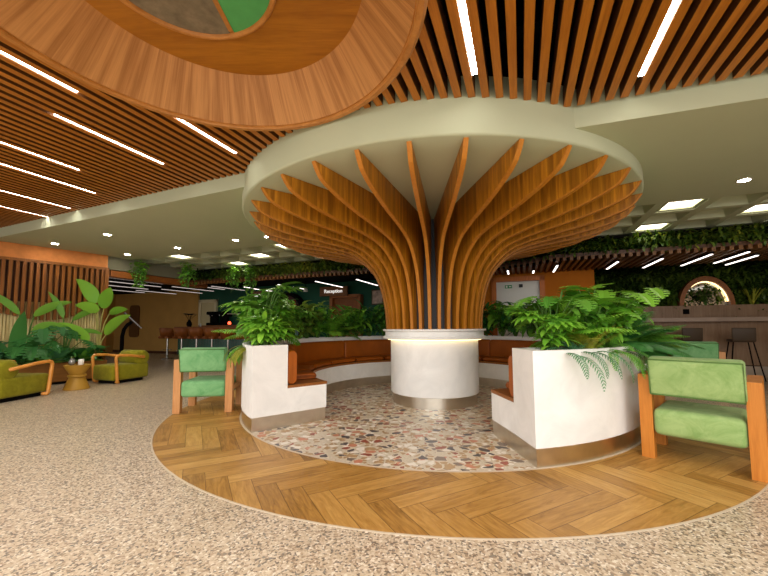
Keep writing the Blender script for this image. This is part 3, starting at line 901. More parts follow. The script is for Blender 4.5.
def bush(name, leafk, n, h, LL, LW, label, group=None, tint=0.5, spread=0.45, shape=1):
    t = thing(name, label, 'plant', group=group)
    a = MB(); b = MB()
    st = max(4, n//7)
    for i in range(st):
        az = 2*pi*i/st + random.uniform(-.4,.4)
        H = h*random.uniform(.55,1.0); r = spread*h*random.uniform(.2,1)
        pts = [Vector((0,0,0)), Vector((cos(az)*r*.3, sin(az)*r*.3, H*.4)), Vector((cos(az)*r*.7, sin(az)*r*.7, H*.75)), Vector((cos(az)*r, sin(az)*r, H))]
        b.tube([tuple(p) for p in pts], 0.005, 4)
        for k in range(max(3, n//st)):
            u = random.uniform(0.25,1.0); s = u*3; ii = min(2,int(s)); p = pts[ii].lerp(pts[ii+1], s-ii)
            la = random.uniform(0, 2*pi)
            blade(a, p, la, random.uniform(-0.2,1.0), LL*random.uniform(.7,1.15), LW*random.uniform(.8,1.2), random.uniform(.5,1.4), 0.2, 5, shape, min(1,max(0,tint+random.uniform(-.4,.4))))
    a.build('foliage', LF[leafk], t); b.build('stems', STEM, t)
    return t

def palmate(name, leafk, n, h, S, label, group=None, tint=0.6, spread=0.5):
    """broad fingered leaves on tall stalks"""
    t = thing(name, label, 'plant', group=group)
    a = MB(); b = MB()
    for i in range(n):
        az = 2.4*i + random.uniform(-.3,.3)
        H = h*(0.45+0.55*((i*0.618)%1)); r = spread*h*random.uniform(.25,.9)
        top = Vector((cos(az)*r, sin(az)*r, H))
        b.tube([(0,0,0), (top.x*.2,top.y*.2,H*.5), (top.x*.6,top.y*.6,H*.85), tuple(top)], 0.006, 5)
        el = random.uniform(-.3,.45); tn = min(1,max(0,tint+random.uniform(-.35,.35)))
        for k in range(9):
            q = (k-4)/4.0
            blade(a, top, az+q*1.5, el*cos(q*1.2)+0.12, S*(1-.35*abs(q)), S*.27, random.uniform(.4,.9), 0.2, 4, 0, tn)
    a.build('foliage', LF[leafk], t); b.build('stems', STEM, t)
    return t

def ringpos(deg, r=2.285): 
    a = radians(deg); return (CX + r*cos(a), CY + r*sin(a), 0.81)

# -- right planter ------------------------------------------------------
def put(o, deg, r, rz=0.0): return place(o, ringpos(deg, r), rz)
put(palmate('leafy_plant', 'bright', 18, 0.46, 0.20, 'glossy bright green fingered plant at the inner end of the right planter', None, .55, .45), -72.0, 2.26, .3)
put(monstera('monstera', 'mid', 11, 0.54, 0.24, 'split-leaved plant with round dark green leaves above the left corner of the right planter', None, .33, .5), -68.5, 2.22, 2.2)
put(bush('leafy_plant', 'bright', 150, 0.34, 0.15, 0.055, 'low bright leafy plant filling the left corner of the right planter', None, .6, .5), -71.5, 2.34, .3)
put(palm('palm', 'bright', 16, 0.50, 'bright palm with arching leaves left of the middle of the right planter', None, .17, 16, .6, (.8,1.4), (.8,1.7), .024), -63.5, 2.26, .2)
put(fern('fern', 'yellow', 12, 0.36, 'pale yellow-green fern at the front edge of the right planter', None, (.8,1.4), (.5,1.2), .07, 20, .8), -64.5, 2.41, .9)
put(monstera('monstera', 'bright', 13, 0.60, 0.27, 'tallest split-leaved plant above the middle of the right planter', None, .33, .6), -56, 2.26, .5)
put(bush('leafy_plant', 'mid', 170, 0.44, 0.17, 0.06, 'mid green leafy plant low in the middle of the right planter', None, .6, .5), -59, 2.30, .3)
put(palmate('leafy_plant', 'bright', 16, 0.60, 0.22, 'fan-leaved bright plant right of the middle of the right planter', None, .6, .38), -52, 2.24, 1.4)
put(bush('leafy_plant', 'bright', 150, 0.42, 0.16, 0.06, 'bright leafy plant between the fan-leaved plant and the hanging ferns', None, .5, .5), -51, 2.32, 2.0)
put(monstera('monstera', 'bright', 12, 0.60, 0.27, 'split-leaved plant at the right end of the right planter, behind the green armchair', None, .35, .6), -43, 2.24, 2.9)
put(palm('palm', 'deep', 18, 0.50, 'dark feathery palm spreading over the right end of the right planter', None, .15, 22, .6, (.4,1.3), (.7,1.6), .02), -45, 2.33, .4)
put(palm('palm', 'mid', 18, 0.56, 'green feathery palm behind the armchair, second from the right in the right planter', None, .16, 20, .5, (.4,1.3), (.7,1.6), .02), -38, 2.28, 1.0)
put(bush('leafy_plant', 'mid', 150, 0.50, 0.17, 0.06, 'mid green leafy plant deep in the right end of the right planter', None, .5, .5), -40, 2.22, 1.0)
put(palm('palm', 'mid', 16, 0.55, 'green feathery palm behind the armchair, rightmost in the right planter', None, .16, 20, .6, (.4,1.3), (.7,1.6), .02), -30, 2.28, 2.0)
def face_monstera(leafk, n, h, S, label, az, tint, deg, r):
    t = thing('monstera', label, 'plant'); a = MB(); b = MB()
    for i in range(n):
        u = (i/max(1,n-1)-.5); sx = u*.9*h; H = h*(.8+.2*((i*.618)%1)); fx = random.uniform(.02,.10)
        top = Vector((-sin(az)*sx+cos(az)*fx, cos(az)*sx+sin(az)*fx, H))
        b.tube([(0,0,0),(top.x*.3,top.y*.3,H*.6),tuple(top)], .006, 5)
        monstera_leaf(a, top, az+u*.9, random.uniform(-.7,-.1), S*random.uniform(.85,1.1), tint+random.uniform(-.2,.2), random.uniform(.2,.6))
    a.build('foliage', LF[leafk], t); b.build('stems', STEM, t)
    put(t, deg, r)
face_monstera('mid', 3, .52, .19, 'round dark split leaves standing at the inner left corner of the right planter', radians(-125), .35, -71, 2.30)
face_monstera('bright', 3, .60, .20, 'big split leaves facing the entrance in the middle of the right planter', radians(-122), .6, -54, 2.34)
face_monstera('bright', 4, .60, .19, 'big split leaves at the top right of the right planter', radians(-128), .55, -44, 2.34)
put(hanging_fern('fern', 'blue', 5, .40, .15, 'blue-green fern hanging over the front of the right planter, left of two', radians(-68), .75), -68.0, 2.43)
put(hanging_fern('fern', 'mid', 5, .40, .15, 'green fern hanging over the front of the right planter, right of two', radians(-57), .5), -57.0, 2.43)
put(palm('palm', 'mid', 20, 0.50, 'green feathery palm at the far right planter end, reaching over the half hidden armchair', None, .12, 26, .5, (.25,1.2), (.5,1.3), .016, (radians(-75), radians(30))), -37, 2.40)
put(palm('palm', 'deep', 16, 0.52, 'dark feathery palm drooping over the rim at the right end of the right planter', None, .11, 26, .7, (.0,.6), (.8,1.5), .015, (radians(-90), radians(10))), -43, 2.42)
put(bush('leafy_plant', 'bright', 150, 0.50, 0.16, 0.06, 'bright leafy plant among the palms at the right end of the right planter', None, .5, .5), -34, 2.30, 2.0)
put(fern('fern', 'deep', 16, 0.46, 'dense dark fern low at the right end of the right planter', None, (.3,.9), (1.2,2.2), .075, 26, .6), -41, 2.37, .5)
put(fern('fern', 'mid', 12, 0.40, 'small green fern along the rim between the two hanging ferns', None, (.3,.9), (1.0,2.0), .06, 22, .5), -55.5, 2.38, .5)

# -- left planter -------------------------------------------------------
put(palmate('leafy_plant', 'bright', 20, 0.42, 0.26, 'tall bright broad-leaved plant standing in the left planter end', None, .6, .40), 211.0, 2.27, .4)
put(bush('leafy_plant', 'bright', 150, 0.36, 0.16, 0.065, 'low bright leafy plant under the tall one in the left planter', None, .7, .45), 212.5, 2.30, .4)
put(fern('fern', 'yellow', 12, 0.36, 'yellow-green fern drooping over the outer side of the left planter', None, (.3,.7), (1.8,2.4), .055, 24, .5, (radians(130), radians(250))), 210, 2.42)
put(monstera('monstera', 'mid', 8, 0.36, 0.25, 'dark glossy split-leaved plant beside the tall one in the left planter', None, .45, .4), 207, 2.22, 1.2)
put(fern('fern', 'bright', 12, 0.36, 'bright fern hanging from the back corner of the left planter', None, (.3,.7), (1.7,2.3), .055, 22, .5, (radians(130), radians(240))), 205, 2.41)
put(bush('leafy_plant', 'mid', 170, 0.48, 0.18, 0.065, 'mid green leafy plant behind the tall one in the left planter', None, .6, .45), 203, 2.28, .9)

# -- row of shrubs round the back ----------------------------------------
protos = [bush('shrub','bright',150,0.60,0.20,0.085,'x',None,.4,.42), palmate('shrub','mid',22,0.62,0.24,'x',None,.6,.40),
          bush('shrub','mid',160,0.56,0.22,0.060,'x',None,.5,.45), palm('shrub','bright',18,0.58,'x',None,.18,16,.45),
          bush('shrub','olive',150,0.56,0.18,0.075,'x',None,.6,.45), bush('shrub','deep',160,0.52,0.17,0.065,'x',None,.5,.45)]
seq = [1,0,3,0,2,1,4,0,3,2,0,5,2,1,5,4,5,2,5,5,0,5,2,4,5,2,0,2,3,0]
used = set()
for k, s in enumerate(seq):
    deg = 197 - k*(197+22)/(len(seq)-1)
    o = protos[s] if s not in used else copy_tree(protos[s])
    used.add(s)
    kind = ['mid green leafy shrub','olive fingered shrub','deep green narrow-leaved shrub','feathery green shrub','olive leafy shrub','dark leafy shrub'][s]
    place(o, ringpos(deg, 2.285 + 0.03*((k%3)-1)), 1.7*k, f'{kind}, {names[k]} from the left planter in the row round the bench back', random.uniform(1.12,1.38), 'shrubs round the back of the bench')

# -- planted bed by the left wall ---------------------------------------
def bedpos(x, y=-0.12): 
    p = MW @ Vector((x, y, 0.365)); return tuple(p)
def paddle(name, leafk, specs, label, group=None, stemmat=None, scale=1.0):
    """tall stalks each carrying one paddle-shaped leaf: (azimuth, stalk height, lean, leaf length, width, elevation)"""
    t = thing(name, label, 'plant', group=group); a = MB(); b = MB()
    for az, H, lean, L, W, el in specs:
        top = Vector((cos(az)*lean, sin(az)*lean, H))
        b.tube([(0,0,0), (top.x*.25,top.y*.25,H*.45), (top.x*.6,top.y*.6,H*.8), tuple(top)], [0.016,0.013,0.010,0.007], 6)
        blade(a, top, az, el, L, W, random.uniform(.3,.7), 0.22, 9, 1, random.uniform(.3,.9), random.uniform(-.4,.4))
    a.build('foliage', LF[leafk], t); b.build('stems', stemmat or STEM, t)
    return t
FC = WROT - pi/2        # leaves turned this way show their face to the middle of the hall
SD = WROT
def bop(label, specs, pale=None, leafk='mid'):
    """specs: (side lean, towards hall, stalk height, leaf length, leaf width, elevation, swing) - swing turns the leaf sideways"""
    t = thing('bird_of_paradise_plant', label, 'plant'); a = MB(); b = MB()
    for sx, fx, H, L, W, el, sw in specs:
        top = Vector((cos(SD)*sx + cos(FC)*fx, sin(SD)*sx + sin(FC)*fx, H))
        b.tube([(0,0,0), (top.x*.2,top.y*.2,H*.45), (top.x*.55,top.y*.55,H*.8), tuple(top)], [0.02,0.017,0.013,0.009], 6)
        if abs(sw) < .1: blade(a, top, FC, el, L, W, random.uniform(.4,.8), .2, 9, 1, random.uniform(.3,.9))
        else:
            az = SD if sw > 0 else SD + pi
            blade(a, top, az, el, L, W, random.uniform(.4,.8), .2, 9, 1, random.uniform(.3,.9), (-1 if sw > 0 else 1)*abs(sw))
    a.build('foliage', LF[leafk], t); b.build('stems', pale or STEM, t)
    return t
p = bop('tallest big-leaved plant with pale stems at the right end of the wall bed', [(-.10,.05,1.20,.58,.26,1.35,-1.1),(.06,.05,1.10,.52,.26,1.25,0),(-.05,.08,1.02,.40,.24,.7,-1.0),(.10,.1,.55,.62,.26,1.15,1.1),(-.18,.1,.45,.60,.20,.85,-1.1),(.16,.06,1.0,.34,.2,.5,1.0)], STEMP, 'bright'); place(p, bedpos(-0.16,-.19))
p = bop('plant with long thin raised leaves over the middle of the wall bed', [(.10,.0,.85,.52,.13,.75,1.2),(-.05,.0,.90,.55,.11,1.35,-1.2),(.14,.1,.62,.44,.10,.25,1.2)]); place(p, bedpos(-0.68,-.19))
p = bop('plant with long raised leaves left of the middle of the wall bed', [(.08,.0,.92,.62,.17,.80,1.2),(-.12,.0,.95,.60,.12,1.0,-1.2),(.05,.12,.62,.48,.24,.55,1.2)]); place(p, bedpos(-1.22,-.19))
p = bop('plant with one upright dark leaf behind the left olive armchair', [(.0,.05,.12,.98,.22,1.5,0),(.08,.08,.10,.75,.22,1.25,1.1),(-.1,.05,.15,.70,.2,1.1,-1.1)], None, 'deep'); place(p, bedpos(-1.36,-.22))
def mon2(label, n, h, S, leafk, tint, x, y):
    t = thing('monstera', label, 'plant'); a = MB(); b = MB()
    for i in range(n):
        u = (i/(n-1)-.5); H = h*random.uniform(.6,1.0); sx = u*.7*h; fx = random.uniform(.03,.16)
        top = Vector((cos(SD)*sx+cos(FC)*fx, sin(SD)*sx+sin(FC)*fx, H))
        b.tube([(0,0,0),(top.x*.3,top.y*.3,H*.6),tuple(top)], .007, 5)
        monstera_leaf(a, top, FC+u*1.2, random.uniform(-.9,-.3), S*random.uniform(.8,1.1), tint+random.uniform(-.25,.25), random.uniform(.2,.6))
    a.build('foliage', LF[leafk], t); b.build('stems', STEM, t)
    place(t, bedpos(x,y))
mon2('dark split-leaved plant against the reeds above the wall bed', 4, .85, .36, 'deep', .35, -.92, -.14)
mon2('smaller dark split-leaved plant right of the taller one in the wall bed', 3, .68, .30, 'deep', .45, -.66, -.16)
mon2('dark split-leaved plant low behind the left olive armchair', 4, .50, .34, 'deep', .4, -1.12, -.22)
def rosette(name, leafk, n, L, W, label, tint=.5):
    t = thing(name, label, 'plant'); a = MB()
    for i in range(n):
        q = i/n
        blade(a, (0,0,.02), 2.4*i, 0.25+1.1*q, L*(1-.25*q), W, random.uniform(.2,.6), .3, 5, 0, min(1,max(0,tint+random.uniform(-.3,.3))))
    a.build('foliage', LF[leafk], t); return t
p = rosette('agave', 'blue', 28, .50, .12, 'blue-green rosette plant in the wall bed behind the side table', .7); place(p, bedpos(-.80,-.22))
p = rosette('agave', 'mid', 26, .40, .10, 'green rosette plant low in the wall bed, left of the side table', .6); place(p, bedpos(-1.0,-.26))
p = rosette('agave', 'mid', 24, .42, .10, 'green rosette plant in the wall bed behind the right olive armchair', .4); place(p, bedpos(-.38,-.2))
p = bop('plant with broad dark leaves low in the wall bed, left of the right olive armchair', [(-.1,.08,.18,.38,.18,.6,-1.1),(.12,.08,.2,.36,.17,.5,1.1),(0,.1,.15,.36,.18,.8,0)], None, 'deep'); place(p, bedpos(-.5,-.16))
p = bush('shrub', 'blue', 90, .50, .24, .10, 'blue-green shrub at the left picture edge above the olive armchair', None, .6, .5); place(p, bedpos(-1.55,-.16))
p = bush('shrub', 'deep', 80, .30, .20, .08, 'dark shrub low in the wall bed below the reeds', None, .5, .6); place(p, bedpos(-.6,-.2))
p = bush('shrub', 'deep', 80, .30, .20, .08, 'dark shrub at the right end of the wall bed, below the tallest plant', None, .5, .6); place(p, bedpos(-.2,-.2))
p = bush('shrub', 'deep', 80, .30, .20, .08, 'dark shrub in the wall bed above the arm of the left olive armchair', None, .5, .6); place(p, bedpos(-1.25,-.2))

# -- greenery on the pergola, green wall, hanging plants -------------------
def mass(name, leafk, n, e0, e1, d0, d1, z0, z1, LL, LW, label, cat, face=None, tint=.5):
    a = MB()
    for i in range(n):
        e = random.uniform(e0,e1); d = random.uniform(d0,d1); z = random.uniform(z0,z1)
        d += per_d(e) - 6.97 if name == 'pergola_greenery' else 0
        az = (face if face is not None else 0) + random.uniform(-1.5,1.5)
        cl = 0.5+0.5*sin(e*2.3+1.7*sin(e*0.9+z*3))*cos(z*7+e)
        blade(a, edz(e,d,z), az, random.uniform(-.9,.9), LL*random.uniform(.6,1.3), LW*random.uniform(.7,1.3), random.uniform(.2,1.2), .2, 3, random.choice((0,0,1)), min(1,max(0,tint*cl*1.4+random.uniform(-.25,.25))))
    o = a.build(name, LF[leafk])
    return tag(o, label, cat, None, 'stuff')
FACE = ED_ROT - pi/2
mass('pergola_greenery', 'olive', 4500, -8.1, 6.5, 6.96, 7.3, 2.33, 2.56, .12, .04, 'lighter leaves mixed into the greenery along the pergola top', 'greenery', FACE, .5)
mass('pergola_greenery', 'dark', 8000, -8.1, 6.5, 7.0, 7.5, 2.33, 2.56, .11, .035, 'dense dark greenery along the top of the pergola', 'greenery', FACE, .55)
mass('pergola_greenery', 'yellow', 700, -6.2, -4.4, 6.98, 7.4, 2.33, 2.56, .12, .035, 'yellower greenery along the pergola top left of the column', 'greenery', FACE, .4)  # the yellow tone comes from the leaf colours
mass('pergola_greenery', 'yellow', 500, 0.7, 3.4, 6.98, 7.4, 2.33, 2.58, .12, .03, 'yellower greenery along the pergola top right of the column', 'greenery', FACE, .4)
struct(edbox('wall_green', plain('green_wall_backing', lin(24,34,16), .95, 0, .1), 1.45, 7.4, 10.02, 10.10, 0, 2.51))
mass('wall_greenery', 'dark', 9500, 1.6, 7.15, 9.86, 10.0, 1.3, 2.48, .15, .045, 'dark living wall of leaves behind the wooden counter', 'greenery', FACE, .5)
mass('wall_greenery', 'olive', 3200, 1.6, 7.15, 9.80, 9.95, 1.3, 2.3, .22, .05, 'lighter leaves scattered on the living wall behind the counter', 'greenery', FACE, .4)

def trailer(label, e, d, z, n=150, H=0.42, leafk='mid'):
    t = thing('hanging_plant', label, 'plant', edz(e,d,z)); a = MB(); b = MB()
    for k in range(12):
        az = 2*pi*k/12; r = random.uniform(.05,.16); L = H*random.uniform(.4,1.1)
        pts = [(0,0,0), (cos(az)*r*.8, sin(az)*r*.8, .03), (cos(az)*r, sin(az)*r, -L*.5), (cos(az)*r*1.05, sin(az)*r*1.05, -L)]
        b.tube(pts, .004, 4)
        for q in range(n//12):
            u = random.uniform(0,1); pz = .03 - u*(L+.03) if u > .1 else .02
            blade(a, (cos(az)*r+random.uniform(-.04,.04), sin(az)*r+random.uniform(-.04,.04), pz), random.uniform(0,2*pi), random.uniform(-.8,.5), .09, .05, .6, .2, 3, 1, random.uniform(.1,.9))
    c = MB()
    for k in range(60): blade(c, (random.uniform(-.12,.12), random.uniform(-.12,.12), random.uniform(-.02,.16)), random.uniform(0,2*pi), random.uniform(-.3,.9), .10, .055, .7, .2, 3, 1, random.uniform(.2,1))
    tag(a.build('trails', LF[leafk], t), kind='stuff'); b.build('stems', STEM, t); tag(c.build('crown', LF['bright'], t), kind='stuff')
    return t
trailer('trailing plant hanging from the beam, nearest the left slatted wall', -8.22, 5.62, 2.42)
trailer('trailing plant hanging from the beam over the bar, second from the slatted wall', -7.55, 6.30, 2.46)
trailer('trailing plant hanging at the left end of the pergola greenery', -6.70, 6.92, 2.40, 110, .5)
trailer('trailing plant hanging from the pergola above the tall left planter plant', -6.20, 6.92, 2.38, 110, .55)

# ------------------------------------------------------------------ green armchairs
def armchair(label, fab, wd_, loc, rz):
    """faces local +y; back legs at y=0"""
    t = thing('armchair', label, 'chair', loc, rz, 'green armchairs')
    W = 0.70
    for sx in (-1, 1):
        x0, x1 = (-W/2, -W/2+0.085) if sx < 0 else (W/2-0.085, W/2)
        m = MB(); m.box(x0, x1, 0, 0.075, 0, 0.655); m.build('leg', wd_, t)
        m = MB(); m.box(x0, x1, 0.45, 0.52, 0, 0.628); m.build('leg', wd_, t)
        m = MB(); m.box(x0, x1, 0.075, 0.52, 0.628, 0.655); m.build('armrest', wd_, t)
        m = MB(); m.box(x0+0.02, x1-0.02, 0.075, 0.45, 0.26, 0.31); m.build('side_rail', wd_, t)
    m = MB(); m.rbox(W-0.168, 0.54, 0.205, 0.045, TRS((0, 0.262, 0.292)), 4)
    s = m.build('seat', fab, t)
    R_ = TRS((0, 0.015, 0.655), 0, radians(10))
    m = MB(); m.rbox(W-0.150, 0.125, 0.29, 0.028, R_, 4)
    b = m.build('backrest', fab, t)
    w2, z2 = (W-0.150)/2-0.008, 0.145-0.006
    m = MB()
    m.tube([tuple(R_ @ Vector(p)) for p in ((-w2,-0.060,-z2),(-w2,-0.060,z2),(w2,-0.060,z2),(w2,-0.060,-z2),(-w2,-0.060,-z2))], 0.005, 6)
    m.build('piping', PIPING, b)
    return t
def orient(P, Q):
    """front-left foot P, front-right foot Q as seen from the front -> position and turn (local x from P to Q)"""
    return ((P[0]+Q[0])/2, (P[1]+Q[1])/2, 0), atan2(Q[1]-P[1], Q[0]-P[0])
l_, r_ = orient((2.055,2.955), (2.555,2.415)); armchair('large light green velvet armchair in the right foreground', GREENV, CHAIRO, l_, r_)
l_, r_ = orient((-2.605,4.44), (-1.905,4.52)); armchair('green velvet armchair beside the left planter', GREENT, CHAIRW, l_, r_)
armchair('green armchair half hidden behind the right planter plants', GREENT, CHAIRW, (4.62,5.35,0), radians(-30))

# ------------------------------------------------------------------ olive lounge chairs and side table
def lounge(label, loc, rz):
    """faces local -y, centred"""
    t = thing('lounge_chair', label, 'chair', loc, rz, 'olive lounge chairs')
    m = MB(); m.rbox(0.58, 0.72, 0.29, 0.05, TRS((0,0,0.205)), 4); m.build('seat', OLIVE, t)
    m = MB()
    n = 28; pr = [(0.0,-0.285),(0.095,-0.285),(0.132,-0.270),(0.152,-0.240),(0.152,0.240),(0.132,0.270),(0.095,0.285),(0.0,0.285)]
    m.lathe(pr, n, M=TRS((0,0.23,0.455), 0, 0, pi/2)); m.build('back_bolster', OLIVE, t)
    m = MB(); m.rbox(0.55, 0.16, 0.22, 0.05, TRS((0,0.27,0.38)), 3); m.build('back_pad', OLIVE, t)
    for s in (-1, 1):
        x = s*0.325
        P = [(x*0.8,-0.27,0.035),(x,-0.285,0.035),(x,-0.297,0.05),(x,-0.305,0.12),(x,-0.335,0.46),(x,-0.338,0.495),(x,-0.320,0.525),(x,-0.285,0.537),(x,-0.10,0.525),(x,0.21,0.475),(x*0.86,0.23,0.465)]
        m = MB(); m.tube(P, 0.027, 10); m.build('arm_tube', TUBEW, t)
    m = MB(); m.box(-0.22,0.22,-0.28,0.28,0.0,0.065); tag(m.build('base', BLACK, t), 'recessed black base')
    return t
lounge('olive lounge chair cut by the left picture edge', (-5.65,5.42,0), radians(176.2))
lounge('olive lounge chair right of the small mustard table', (-5.23,7.16,0), radians(-19.1))
tb = thing('side_table', 'small mustard hourglass side table between the two olive chairs', 'table', (-5.36,6.28,0)); tb.scale = (.9,.9,1)
m = MB(); m.lathe([(0.02,0.0),(0.20,0.0),(0.205,0.012),(0.118,0.215),(0.02,0.215)], 48); flat_edges(m.build('base', MUSTARD, tb))
m = MB(); m.lathe([(0.02,0.205),(0.128,0.205),(0.146,0.215),(0.150,0.230),(0.146,0.245),(0.128,0.255),(0.02,0.255)], 48); m.build('waist_ring', MUSTARD, tb)
m = MB(); m.lathe([(0.02,0.25),(0.112,0.25),(0.213,0.41),(0.213,0.42),(0.02,0.42)], 48); flat_edges(m.build('top', MUSTARD, tb))
m = MB(); m.lathe([(0.0,0.0),(0.035,0.0),(0.040,0.01),(0.042,0.08),(0.036,0.098),(0.0,0.10)], 24)
tag(m.build('candle_jar', CERAM, loc=(-5.27,6.24,0.42)), 'small white jar on the mustard side table', 'jar')
vz = thing('vase', 'small grey glass vase with a sprig on the mustard side table', 'vase', (-5.41,6.22,0.42))
m = MB(); m.lathe([(0.0,0.0),(0.03,0.0),(0.048,0.03),(0.052,0.06),(0.04,0.09),(0.022,0.105),(0.026,0.115)], 24); m.build('body', GLASSY, vz)
m = MB()
for k in range(7): blade(m, (0,0,.10), 2.4*k, 1.0, .07, .03, .6, .2, 4, 1, .4)
m.build('sprig', LF['olive'], vz)

# tablet stand behind the chairs
ks = thing('tablet_stand', 'curved black stand with a tilted tablet beside the end of the slatted wall', 'stand', (-6.60,9.00,0), radians(36))
m = MB(); m.box(-0.16,0.16,-0.13,0.13,0,0.02); m.build('base', BLACK, ks)
m = MB(); m.tube([(0,0,0.02),(0,0,0.5),(0.0,0,0.85),(0.03,-0.0,1.02),(0.10,0,1.14),(0.19,0,1.22)], [0.045,0.045,0.045,0.045,0.045,0.04], 10); m.build('post', BLACK, ks)
m = MB(); m.box(-0.27,0.27,-0.17,0.17,-0.014,0.014, TRS((0.21,0,1.24),0,0,radians(47))); tag(m.build('screen', plain('tablet_glass', lin(70,60,52), .15, .2), ks), 'grey tablet screen')

# ------------------------------------------------------------------ bar with stools
TILE = NT('green_ribbed_tile'); TILE.set(0.25, 0, 0.5)
_s = TILE.node('ShaderNodeSeparateXYZ'); TILE.put(_s.inputs[0], TILE.coord())
_f = TILE.math('PINGPONG', TILE.math('MULTIPLY', _s.outputs[0], 14.0), 0.5)
TILE.col(TILE.mix(TILE.math('GREATER_THAN', _f, 0.06), lin(12,28,22), lin(20,84,62))); TILE.bump(_f, 0.4, 0.01)
bar = thing('bar_counter', 'bar counter with green ribbed tile front and brown top at the back left', 'counter', edz(-9.4, 9.3, 0), ED_ROT)
m = MB(); m.box(-2.1, 3.0, 0.0, 0.5, 0.10, 1.03); m.build('front', TILE.m, bar)
m = MB(); m.box(-2.15, 3.05, -0.12, 0.55, 1.03, 1.09); m.build('counter_top', MIDW, bar)
m = MB(); m.box(-2.05, 2.95, 0.04, 0.46, 0.0, 0.10); m.build('kick_plate', BLACK, bar)
CHROME = plain('chrome', lin(210,206,200), 0.15, 1.0)
TANL = plain('tan_leather', lin(150,82,26), 0.5, 0, 0.4, 0.12, 6)
st = thing('bar_stool', 'x', 'stool', (0,0,0), 0, 'tan leather stools along the bar')
m = MB(); m.lathe([(0.0,0.0),(0.20,0.0),(0.20,0.012),(0.06,0.03),(0.0,0.03)], 28); m.build('base', CHROME, st)
m = MB(); m.lathe([(0.028,0.03),(0.028,0.70)], 16); m.build('post', CHROME, st)
m = MB(); m.tube([(0.15*cos(a), -0.02+0.15*sin(a), 0.30) for a in [pi*q/8 for q in range(-1,10)]], 0.01, 8); m.build('footrest', CHROME, st)
m = MB(); m.rbox(0.46, 0.44, 0.09, 0.035, TRS((0,0.02,0.735)), 3); m.build('seat', TANL, st)
m = MB(); vs = []; fs = []
for i in range(13):           # curved back shell on the camera side
    a = -pi/2 + (i-6)/6*1.75
    hz_ = 1.06 - 0.05*abs((i-6)/6)**2
    for r, z in ((0.235,0.70),(0.30,hz_-0.02),(0.285,hz_),(0.265,hz_-0.02),(0.20,0.72)):
        vs.append((r*1.0*cos(a), 0.02 + r*0.95*sin(a), z))
for i in range(12):
    for q in range(5): fs.append((i*5+q, (i+1)*5+q, (i+1)*5+(q+1)%5, i*5+(q+1)%5))
fs += [(0,1,2,3,4), tuple(60+q for q in (4,3,2,1,0))]
m.add(vs, fs, .5, True); m.build('back_shell', TANL, st)
for k in range(7):
    o = st if k == 0 else copy_tree(st)
    place(o, edz(-11.38 + 0.67*k, 8.82, 0), ED_ROT + random.uniform(-.25,.25), f'tan leather bar stool on a chrome post, {names[k]} from the left along the bar')
vs_ = thing('flower_vase', 'black vase with dark flowers on the left end of the bar', 'vase', edz(-11.2, 9.5, 1.09)); vs_.scale = (1.25,1.25,1.2)
m = MB(); m.lathe([(0.0,0.0),(0.05,0.0),(0.075,0.06),(0.07,0.12),(0.035,0.18),(0.045,0.20)], 20); m.build('body', BLACK, vs_)
m = MB()
for k in range(9):
    az = 2.4*k; r = .05+.012*k; m.tube([(0,0,.18),(cos(az)*r*.6,sin(az)*r*.6,.28),(cos(az)*r,sin(az)*r,.34+.012*(k%4))], .004, 4)
m.build('stems', BLACK, vs_)
FLOW = plain('dark_petals', lin(40,34,40), 0.7)
m = MB()
for k in range(9):
    az = 2.4*k; r = .05+.012*k
    for q in range(6): blade(m, (cos(az)*r,sin(az)*r,.34+.012*(k%4)), q*1.05, .5, .085, .06, .5, .2, 3, 1, .5)
m.build('flowers', FLOW, vs_)
g = MB(); g.lathe([(0.0,0.0),(0.03,0.0),(0.035,0.10),(0.035,0.11)], 16); tag(g.build('glass', plain('clear_glass', lin(220,222,216), .1), loc=edz(-10.6,9.45,1.09)), 'small clear glass on the bar right of the dark flowers', 'glass')
# back bar
bb = thing('back_counter', 'low back counter behind the bar carrying the coffee machines', 'counter', edz(-10.2, 10.1, 0), ED_ROT)
m = MB(); m.box(-1.2, 1.72, 0.0, 0.46, 0.0, 1.10); m.build('body', DARKW, bb)
m = MB(); m.box(-1.22, 1.74, -0.02, 0.47, 1.10, 1.14); m.build('counter_top', MIDW, bb)
for k, (e, lab) in enumerate(((-10.95,'black coffee machine on the back counter, left of two'), (-10.45,'black coffee machine on the back counter, right of two'))):
    t = thing('coffee_machine', lab, 'machine', edz(e, 10.3, 1.14), ED_ROT, 'coffee machines behind the bar')
    m = MB(); m.rbox(0.34, 0.30, 0.10, 0.02, TRS((0,0,0.05))); m.build('base', BLACK, t)
    m = MB(); m.rbox(0.32, 0.14, 0.34, 0.03, TRS((0,0.08,0.27))); m.build('body', BLACK, t)
    m = MB(); m.rbox(0.36, 0.30, 0.12, 0.04, TRS((0,0,0.46))); m.build('hood', BLACK, t)
    for s in (-.07,.07):
        m = MB(); m.lathe([(0.0,0),(0.025,0),(0.025,0.07),(0,0.07)], 14, M=TRS((s,-0.08,0.34))); m.build('spout', CHROME, t)
rl = thing('warming_lamp', 'small glowing red lamp on the back counter right of the coffee machines', 'lamp', edz(-10.02, 10.2, 1.14))
m = MB(); m.lathe([(0,0),(0.06,0),(0.06,0.02),(0,0.02)], 18); m.build('base', BLACK, rl)
m = MB(); m.lathe([(0,0.02),(0.05,0.03),(0.06,0.08),(0.035,0.13),(0,0.14)], 18); m.build('shade', emit('red_glow', (1.0,0.08,0.02,1), 3.0), rl)
sh = thing('wall_shelf', 'narrow pale shelf on the teal wall above the red lamp', 'shelf', edz(-9.9, 10.45, 1.55), ED_ROT)
m = MB(); m.box(-0.45,0.35,-0.12,0.14,0.0,0.03); m.build('board', plain('pale_shelf', lin(196,190,176), .5), sh)
for s in (-.4,.3):
    m = MB(); m.box(s-.01,s+.01,-.1,.14,-.08,0.0); m.build('bracket', BLACK, sh)
